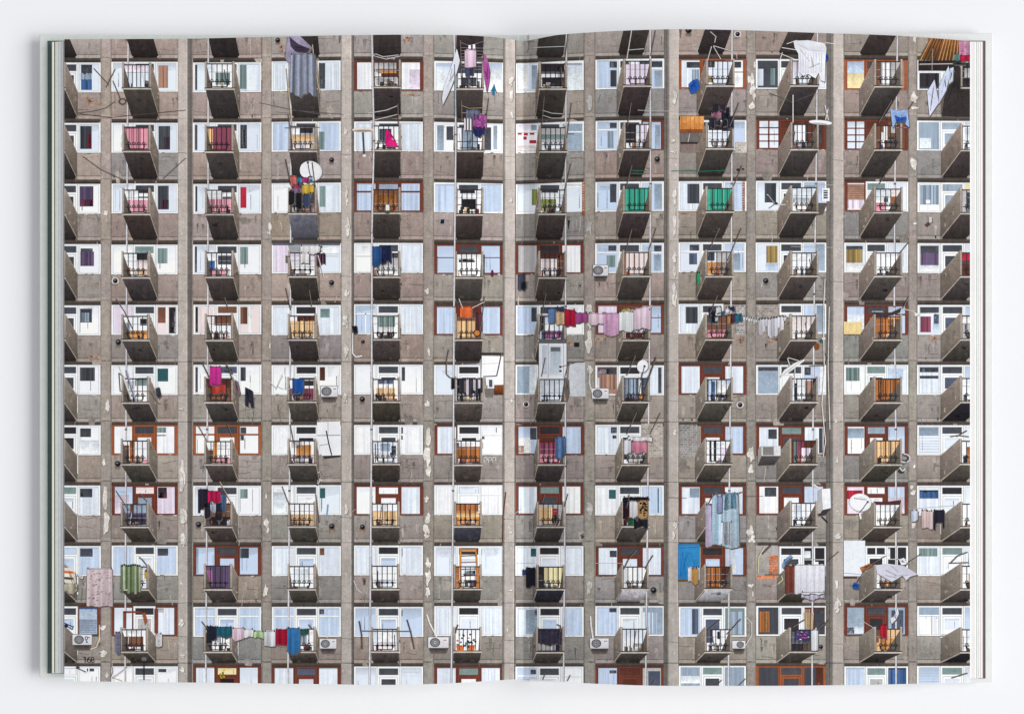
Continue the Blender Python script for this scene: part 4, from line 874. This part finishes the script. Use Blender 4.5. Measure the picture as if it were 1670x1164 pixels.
p = newp('air_conditioner','tall white air conditioner box beyond the balcony'); p.poly([(1340,797),(1354,796),(1355,828),(1342,831)],(228,230,234),22); p.poly([(1334,800),(1340,797),(1342,831),(1334,838)],(170,168,168),22); p.poly([(1342,831),(1355,828),(1346,840),(1334,842)],(60,56,56),22); p.line([(1327,790),(1338,797)],2.6,(220,220,226),24); p.line([(1340,842),(1350,852)],2.4,(46,40,40),22)
for q in [((176,208,232),1162,806,1179,889,'long light blue dress hanging from the line',-1),((186,214,234),1180,805,1204,892,'wide light blue dress hanging from the line',-1),((196,180,214),1151,822,1160,890,'lilac garment beside the dresses',0),((220,224,238),1176,850,1194,888,'white skirt between the dresses',0),((120,180,214),1182,803,1200,831,'blue gathered top on the line',0),((140,150,190),1169,808,1178,836,'slate blue top on the line',0)]: cloth(q[0],*q[1:5],q[5],jag=3,sl=q[6],dark=.84,taper=.16,layer=28 if q[1]==1182 or q[1]==1169 or q[1]==1180 or q[1]==1176 else 26)
poles([(1168,803),(1160,812),(1155,822)],[(1202,806),(1212,802)]); lines([(1090,811),(1120,812)],[(1160,812),(1210,802)],[(1215,809),(1245,809)], col=(90,84,86))
d_ = dish(1403,819,18,14.5,8,[(1415,818),(1408,828),(1402,835)],'large white satellite dish with faint lettering')
x = 1393
for k in range(9): d_.line([(x,813+k*.25),(x+.9,811+k*.25),(x+1.8,813.6+k*.25)],.7,(140,150,150),30); x += 2.3
d_.line([(1400,809.5),(1406,810)],.6,(150,156,156),30); d_.line([(1402,836),(1404,846)],3,(224,224,228),27); d_.line([(1416,817),(1435,817)],3.6,(232,234,240),24)
p = newp('awning','dark maroon cover over the balcony rail'); p.poly([(1424,817),(1445,818),(1470,815),(1468,823),(1430,823)],(78,48,50),27,.4)
p = newp('parabolic_bracket','loops of cable and metal beside the balcony')
for rx, ry in ((8,7),(5,4)): p.line([(1476+rx*math.cos(t*.6),747+ry*math.sin(t*.6)) for t in range(-3,5)],1.6,(206,206,212) if rx == 8 else (60,58,66),27)
p.line([(1482,745),(1478,754),(1472,758)],2,(90,90,100),27); p.line([(1467,762),(1472,768),(1476,764)],1.8,(216,214,218),27); p.ell(1470,768,5,4,(60,56,58),25)
poles([(1550,712),(1562,710),(1580,712)],[(1560,712),(1577,702)], w=2); lines([(1484,830),(1520,827),(1560,824)], w=1)
cloth((196,204,226),1486,831,1497,850,'pale blue shirt on the short line',jag=3); cloth((222,196,196),1503,831,1512,860,'pink leggings on the short line',jag=3); cloth((222,198,198),1511,832,1521,862,'pale leggings on the short line',jag=3); cloth((42,42,60),1523,831,1540,851,'navy vest top on the short line',jag=2); shape((42,42,60),[(1523,850),(1526,850),(1525,864),(1523,863)],'navy strap'); shape((42,42,60),[(1537,850),(1540,850),(1540,861),(1538,861)],'navy strap')
# ---- rows nine and ten
for col, y0, y1 in (((226,214,206),925,930),((206,110,60),930,934),((232,220,204),934,940),((70,68,76),940,944),((220,210,196),944,950)): 
    p = newp('bedding','striped bedding piled on the corner balcony'); p.poly([(104,y0),(118,y0+1),(121,y1+1),(104,y1)],col,27,.3)
cloth((196,190,166),104,950,126,966,'cream blanket on the corner balcony',jag=4); shape((214,206,190),[(108,920),(122,932),(126,960),(122,962),(119,938)],'cream blanket edge')
cloth((216,194,200),142,926,183,988,'pink and white flowered sheet',name='sheet',pat='F',jag=1.5,taper=.04,dark=.92,layer=28); shape((228,226,230),[(127,936),(136,938),(135,943),(130,942)],'white rag')
for k in range(9): cloth([(116,146,96),(214,216,190),(98,130,80),(190,200,160),(86,118,74)][k % 5], 197+3.6*k, 921+R(-1,1), 201+3.6*k, 965+R(-5,3), 'green and cream striped curtain', name='curtain', jag=1)
cloth((226,180,50),236,930,240,943,'yellow cloth on the balcony'); poles([(227,908),(232,912),(239,921)], w=2)
ac(118,1034,150,1051,label='air conditioner with a blue emblem at the lower left'); p = newp('emblem','blue looped emblem on the air conditioner')
p.line([(141+2.2*math.cos(t*.7),1040+2.6*math.sin(t*.7)) for t in range(10)],1.1,(34,70,130),30); p.line([(140,1043),(143,1047),(140,1047)],1.2,(34,70,130),30)
poles([(162,1018),(162,1040),(157,1054),(147,1058)], col=(186,168,130), w=2)
p = newp('wooden_frame','reddish wooden frame standing on the balcony'); p.rect(201,996,236,999,(118,62,50),26,.4); p.rect(201,996,205.5,1024,(124,66,52),26,.4); p.poly([(231,996),(236,996),(241,1012),(237,1020)],(150,88,62),26,.4); p.rect(252,992,258,1032,(120,62,50),26,.4)
cloth((130,130,160),188,1030,196,1066,'grey blue cloth at the balcony side',jag=5,pat='F'); cloth((226,222,224),254,1032,264,1053,'white embroidered cloth at the balcony side',pat='F')
blade([(183,1106),(186,1102),(208,1087),(204,1093),(190,1103)],'grey dish seen edge on at the foot of the page'); poles([(182,1080),(184,1095),(180,1106)],[(183,1104),(200,1110)], col=(120,114,116))
p = newp('lamp','dark ornate lamp at the foot of the page'); p.line([(235,1075),(235,1108)],1.8,(46,40,44),27); p.ell(235,1074,4.5,3.4,(110,104,112),27); p.line([(222,1079),(235,1084),(247,1079)],1.2,(70,64,68),27); p.ell(127,1088,3,2.5,(80,76,82),27); p.line([(126,1089),(140,1095)],1.6,(80,76,82),27)
for q in [((36,44,56),337,1020,345,1050,'dark trousers on the long low line'),((40,36,60),345,1021,353,1042,'dark striped top on the long low line'),((32,98,118),353,1021,378,1038,'teal towel on the long low line'),((234,204,222),379,1023,398,1043,'pink spotted top on the long low line'),((234,234,240),398,1025,413,1039,'white top on the long low line'),((178,216,150),414,1028,430,1040,'light green top on the long low line'),((228,230,238),431,1028,449,1053,'white towel on the long low line'),((176,18,52),450,1025,469,1051,'crimson towel on the long low line'),((48,122,192),469,1023,489,1065,'large blue towel on the long low line'),((30,94,88),490,1026,503,1035,'dark green cloth on the long low line')]:
    cloth(q[0],*q[1:5],q[5],jag=3 if q[1] not in (450,431) else 1,dark=.86,layer=28)
poles([(329,1013),(340,1027)],[(503,1018),(510,1026)], w=2); lines([(336,1022),(420,1028),(505,1024)])
ac(521,1041,549,1057); ac(698,1038,732,1056); ac(962,1040,993,1057); ac(1194,1044,1216,1057,side='R')
poles([(586,1012),(590,1035),(591,1058)],[(664,1010),(670,1030),(676,1058)], w=2.4); poles([(588,1028.5),(671,1029)], w=1.8); poles([(696,1001),(700,1014),(712,1038)], col=(222,218,216), w=2.2); poles([(963,1004),(964,1020),(967,1040)], col=(222,218,216), w=2.2); lines([(577,946),(582,960),(590,966)],[(1216,1005),(1226,1015),(1226,1035),(1216,1052)], w=1.3, col=(206,202,196))
p = newp('ladder','orange wooden ladder chair on the balcony'); p.line([(751,893),(752,960)],2.6,(206,140,70),21); p.line([(776,893),(780,958)],2.4,(190,124,60),21); p.rect(750,895,777,899,(200,140,80),21)
for k in range(5): p.line([(752,906+11*k),(778,905+11*k)],1.4,(120,80,60),21)
poles([(747,1018),(744,1026),(743,1032)],[(908,1018),(914,1020),(914,1030)], w=2.2)
p = newp('plant','potted plants on the balcony'); 
for x, y in ((750,1058),(769,1057)): p.poly([(x-6,y-6),(x+6,y-6),(x+4.5,y+3),(x-4.5,y+3)],(206,112,62),21,.3)
for k in range(26): x, y = R(746,778), R(1034,1054); p.ell(x,y,R(1,2.4),R(.8,2),random.choice([(60,66,60),(84,92,74),(44,44,50),(150,80,100)]),22,n=6)
p.line([(756,1052),(755,1032)],.9,(60,56,50),22)
cloth((36,36,52),858,925,873,957,'black trousers at the balcony side',jag=4); cloth((50,70,120),852,929,859,938,'small blue cloth',jag=.5); cloth((66,62,86),880,1027,916,1050,'dark printed clothes behind the bars',pat='F',layer=20)
poles([(1038,897),(1026,910),(1017,928)],[(1065,905),(1058,916),(1052,928)], w=2); vent(1066,962,5)
p = newp('tarpaulin','bright blue tarpaulin over the window'); p.rect(1106,886,1141,944,[(52,134,190),(44,120,178)],22,.3); p.rect(1106,886,1141,889,(60,110,150),23); p.line([(1106,893),(1141,892)],1,(20,90,160),24); p.rect(1106,944,1134,948,(110,76,50),22)
for k in range(6): p.line([(R(1108,1138),900),(R(1108,1138),940)],.8,(24,104,180),24)
cloth((226,224,232),1122,924,1132,950,'white cloth in the blue corner',jag=5); cloth((220,160,80),1128,926,1138,950,'orange and white cloth in the blue corner',jag=6,layer=28); cloth((210,205,220),1134,924,1141,946,'pale cloth in the blue corner')
poles([(1243,903),(1250,896),(1258,888)], w=3); poles([(1236,935),(1237,908),(1246,892)],[(1268,952),(1276,945),(1274,938)], col=(168,164,110), w=1.2); poles([(1248,937),(1275,937)], w=1.8)
cloth((126,62,52),1281,922,1297,967,'red brown trousers over the balcony',jag=2,taper=.1); sh = cloth((232,233,244),1296,920,1345,968,'large white dotted sheet over the balcony',name='sheet',jag=2,dark=.95,layer=28)
for k in range(90): sh.rect(*(lambda x, y: (x,y,x+1,y+1))(R(1298,1343),R(924,966)),(190,192,216),31)
cloth((196,192,220),1307,964,1345,976,'lilac lining of the sheet',jag=4,layer=27); shape((120,150,200),[(1275,924),(1279,913),(1290,904),(1292,907),(1282,917),(1278,926)],'blue folded pole cover'); 
p = newp('window_board','white board covering the window'); p.poly([(1376,881),(1411,881),(1411,926),(1404,939),(1376,939)],(222,226,234),22,.15); p.line([(1376,934),(1403,936)],1,(150,150,160),23); p.rect(1376,939,1398,943,(88,54,50),22)
shape((170,104,64),[(1402,925),(1420,918),(1423,922),(1405,932)],'brown wooden bracket',name='wooden_bracket'); shape((36,86,170),[(1390,955),(1394,949),(1401,952),(1400,960),(1392,960)],'blue brush hanging from a cord',name='brush'); poles([(1398,950),(1406,935),(1410,930)],[(1420,920),(1445,906)],[(1478,919),(1502,903)],[(1349,916),(1368,899)],[(1352,1010),(1345,1020)])
shape((212,212,228),[(1428,921),(1450,919),(1474,922),(1497,936),(1484,940),(1478,946),(1472,938),(1462,944),(1454,948),(1440,940),(1430,934)],'translucent plastic sheet over the balcony',name='plastic_sheet'); shape((230,232,240),[(1466,912),(1474,909),(1480,919),(1470,921)],'white rag on the rail')
cloth((206,24,48),1436,1018,1446,1041,'red cloth on the balcony',jag=3); shape((214,214,226),[(1452,1008),(1460,1002),(1464,990),(1466,1000),(1461,1010),(1454,1017)],'grey white bag on the line',name='bag'); lines([(1403,1010),(1426,1024)])
p = newp('broom','bundle of brooms standing on the balcony')
for k in range(7): p.line([(1312+2.4*k,998),(1314+1.8*k,1026)],1.2,random.choice([(190,160,120),(150,120,90),(210,186,150)]),24)
cloth((70,74,110),1298,1026,1322,1044,'navy patterned cloth over the rail',pat='P',jag=4); cloth((226,228,238),1323,1026,1334,1060,'white towel over the rail',jag=1)
poles([(1293,1022),(1312,1010)],[(1153,1029),(1174,1010)],[(1185,1034),(1208,1009)],[(1336,1022),(1352,1012)],[(1550,918),(1562,906),(1578,900)],[(1548,918),(1580,917)],[(1552,1105),(1578,1097)], w=2); vent(1339,1054,3.4)
cloth((40,52,64),1170,1030,1174,1043,'dark cloth on the balcony')
p = newp('satellite_dish','dark dish on the corner balcony'); p.line([(104,1015),(120,1022)],1.6,(60,66,90),27); p.line([(106,1018),(118,1026),(120,1020)],1.2,(60,66,90),27); p.ell(108,1020,3,3,(40,40,52),28)
poles([(888,1100),(884,1110)],[(930,1100),(925,1110)],[(1068,1108),(1062,1117)],[(1177,1108),(1168,1118)],[(1216,1106),(1204,1118)]); p = newp('plant','yellow flowers in the lowest window'); 
for k in range(14): p.ell(R(359,366),R(1092,1107),1.5,1.8,random.choice([(190,160,40),(90,110,40),(210,180,60)]),20,n=6)
# page number
p = newp('page_number','page number 168')
K = (36,32,32)
p.line([(136.5,1072.5),(139,1070.5),(139,1080)],1.3,K,34,.05)
x, y = 145.2, 1075.5
p.ell(x,y+1.6,3,2.9,K,34,tex=.05); p.ell(x,y+1.6,1.7,1.6,(160,148,140),35,tex=.1); p.line([(x-2.4,y+1.2),(x-1.2,y-2.6),(x+1.4,y-4.9)],1.3,K,34,.05)
x = 151.4
p.ell(x,y+2,2.9,2.6,K,34,tex=.05); p.ell(x,y+2,1.6,1.4,(160,148,140),35,tex=.1); p.ell(x,y-2.4,2.4,2.4,K,34,tex=.05); p.ell(x,y-2.4,1.2,1.2,(160,148,140),35,tex=.1)
# long wires across the picture
lines([(840,158),(870,160)],[(1290,402),(1375,404)],[(820,918),(870,918)],[(970,918),(1015,918)],[(1337,301),(1372,303)],[(550,850),(580,830)], w=.7)

# ------------------------------------------------------------------ the book
def box_px(name, x0, y0, x1, y1, z0, z1, mat, parent, bev=0.0, skew=(0,0), rise=(0,0)):
    """A slab whose top outline is ruled at height z1; vertical sides."""
    l, r_ = rise
    a, b_, c_, d = P(x0,y0,z1+l), P(x1,y0+skew[0],z1+r_), P(x1,y1+skew[1],z1+r_), P(x0,y1,z1+l)
    v = [(p[0],p[1],p[2]-(z1-z0)) for p in (a,b_,c_,d)] + [a,b_,c_,d]
    f = [(0,1,2,3),(4,7,6,5),(0,4,5,1),(1,5,6,2),(2,6,7,3),(3,7,4,0)]
    me = bpy.data.meshes.new(name); me.from_pydata(v, [], f); me.materials.append(mat); me.update()
    o = bpy.data.objects.new(name, me); C.objects.link(o); o.parent = parent
    if bev:
        m = o.modifiers.new('bevel', 'BEVEL'); m.width = bev; m.segments = 3
    return o

table = bpy.data.meshes.new('table_top')
table.from_pydata([(-6,-6,0),(6,-6,0),(6,6,0),(-6,6,0)], [], [(0,1,2,3)])
table.materials.append(solid('white_surface', (238,239,243), .7, .012, 3, .2, .15))
to = bpy.data.objects.new('surface', table); C.objects.link(to); to['kind'] = 'structure'

book = bpy.data.objects.new('open_book', None); C.objects.link(book)
book['label'] = 'open photo book with a two page picture of a concrete apartment block full of balconies'
book['category'] = 'book'; book.empty_display_size = .05

M_cover = solid('cover_cloth', (214,220,217), .65, .03, 120, .25, .5)
M_cover2 = solid('cover_cloth_right', (228,230,230), .65, .03, 120, .25, .5)
M_end = solid('endpaper_green', (80,98,95), .7, .06, 60, .2)
M_end2 = solid('endpaper_grey', (82,88,88), .7, .06, 60, .2)
M_paper = solid('paper', (236,236,233), .7, .03, 200, .2)
cv = box_px('cover', 64, 57, 846, 1104.5, 0.0005, 0.0040, M_cover, book, .0007, (0,1), (.0050,0))
cv['label'] = 'pale grey green left cover board'
cv = box_px('cover', 862, 56, 1620, 1111, 0.0005, 0.0040, M_cover2, book, .0007, (-2,1), (0,.0050))
cv['label'] = 'pale grey right cover board'
box_px('spine', 843, 57, 865, 1104, 0.0003, 0.0030, M_cover, book, .0005)
box_px('endpaper', 77.6, 67, 850, 1097.5, 0.0041, 0.0046, M_end, book, rise=(.0049,0))
box_px('endpaper', 858, 67, 1607.2, 1105.5, 0.0041, 0.0046, M_end2, book, rise=(0,.0049))

# stacks of leaves under the open spread; their fore-edges fan out step by step
def leaves(name, xa, xb, side, mat_cols, y0, y1, label):
    verts, faces, mi = [], [], []
    zb, zt = 0.0130, ZR - 0.0004; dz = .00026
    n = len(mat_cols)
    for i, (off, mt) in enumerate(mat_cols):
        z1 = zt - dz*(n-1-i); z0 = z1 - .0002 if i else .0098
        outer = off; inner = 825 if side < 0 else 895
        if side < 0: x0, x1 = outer, inner
        else: x0, x1 = inner, outer
        jy = R(-.6,.6)
        q = [P(x0,y0+jy,z1),P(x1,y0+jy,z1),P(x1,y1+jy,z1),P(x0,y1+jy,z1)]
        k = len(verts); verts += [(p[0],p[1],z0) for p in q] + [(p[0],p[1],z1) for p in q]
        for f in [(0,1,2,3),(4,7,6,5),(0,4,5,1),(1,5,6,2),(2,6,7,3),(3,7,4,0)]: faces.append([k+u for u in f]); mi.append(mt)
    me = bpy.data.meshes.new(name); me.from_pydata(verts, [], faces)
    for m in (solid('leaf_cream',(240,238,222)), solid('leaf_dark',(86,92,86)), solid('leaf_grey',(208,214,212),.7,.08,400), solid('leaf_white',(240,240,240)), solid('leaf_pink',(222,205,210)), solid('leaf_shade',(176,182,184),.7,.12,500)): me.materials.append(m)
    me.polygons.foreach_set('material_index', mi); me.update()
    o = bpy.data.objects.new(name, me); C.objects.link(o); o.parent = book; o['label'] = label
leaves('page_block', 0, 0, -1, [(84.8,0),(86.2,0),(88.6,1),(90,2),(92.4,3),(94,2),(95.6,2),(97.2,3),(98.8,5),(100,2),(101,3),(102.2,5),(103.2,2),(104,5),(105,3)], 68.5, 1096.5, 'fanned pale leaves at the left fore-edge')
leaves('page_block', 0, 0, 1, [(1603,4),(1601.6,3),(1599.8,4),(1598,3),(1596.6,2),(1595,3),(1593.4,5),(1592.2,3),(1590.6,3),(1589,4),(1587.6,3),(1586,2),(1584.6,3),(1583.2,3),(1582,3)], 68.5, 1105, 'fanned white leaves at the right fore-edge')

# the two open pages: sheets 0.4 mm thick following the rise
pages = []
for lo, hi, lab in ((105, GUT, 'left page printed with five columns of balconies'), (GUT, 1582, 'right page printed with six columns of balconies')):
    idx = [i for i, x in enumerate(XS) if lo <= x <= hi]
    verts, faces = [], []
    for i in idx:
        z = ZR + HX[i]
        t, b_ = P(XS[i], TX[i], z), P(XS[i], BX[i], z)
        verts += [t, b_, (t[0],t[1],z-.0004), (b_[0],b_[1],z-.0004)]
    for k in range(len(idx)-1):
        a = 4*k; b_ = 4*(k+1)
        faces += [(a,a+1,b_+1,b_),(a+2,b_+2,b_+3,a+3),(a,b_,b_+2,a+2),(a+1,a+3,b_+3,b_+1)]
    faces += [(0,2,3,1), (4*(len(idx)-1), 4*(len(idx)-1)+1, 4*(len(idx)-1)+3, 4*(len(idx)-1)+2)]
    me = bpy.data.meshes.new('page'); me.from_pydata(verts, [], faces); me.materials.append(M_paper); me.update()
    o = bpy.data.objects.new('page', me); C.objects.link(o); o.parent = book; o['label'] = lab; pages.append(o)
    # body of leaves filling the space under the rising sheet
    verts, faces = [], []
    for i in idx:
        z = ZR + HX[i] - .0006; x = XS[i]
        t, b_ = P(x, TX[i]+1.2, z), P(x, BX[i]-1.2, z)
        zb = min(ZR - .0006, z-.0002) if i not in (idx[0], idx[-1]) else z-.0002
        verts += [t, b_, (t[0],t[1],zb), (b_[0],b_[1],zb)]
    for k in range(len(idx)-1):
        a = 4*k; b_ = 4*(k+1)
        faces += [(a,a+1,b_+1,b_),(a+2,b_+2,b_+3,a+3),(a,b_,b_+2,a+2),(a+1,a+3,b_+3,b_+1)]
    me = bpy.data.meshes.new('leaves'); me.from_pydata(verts, [], faces); me.materials.append(M_paper); me.update()
    o = bpy.data.objects.new('leaf_stack', me); C.objects.link(o); o.parent = book
for pr in Print.all: pr.build(pages)
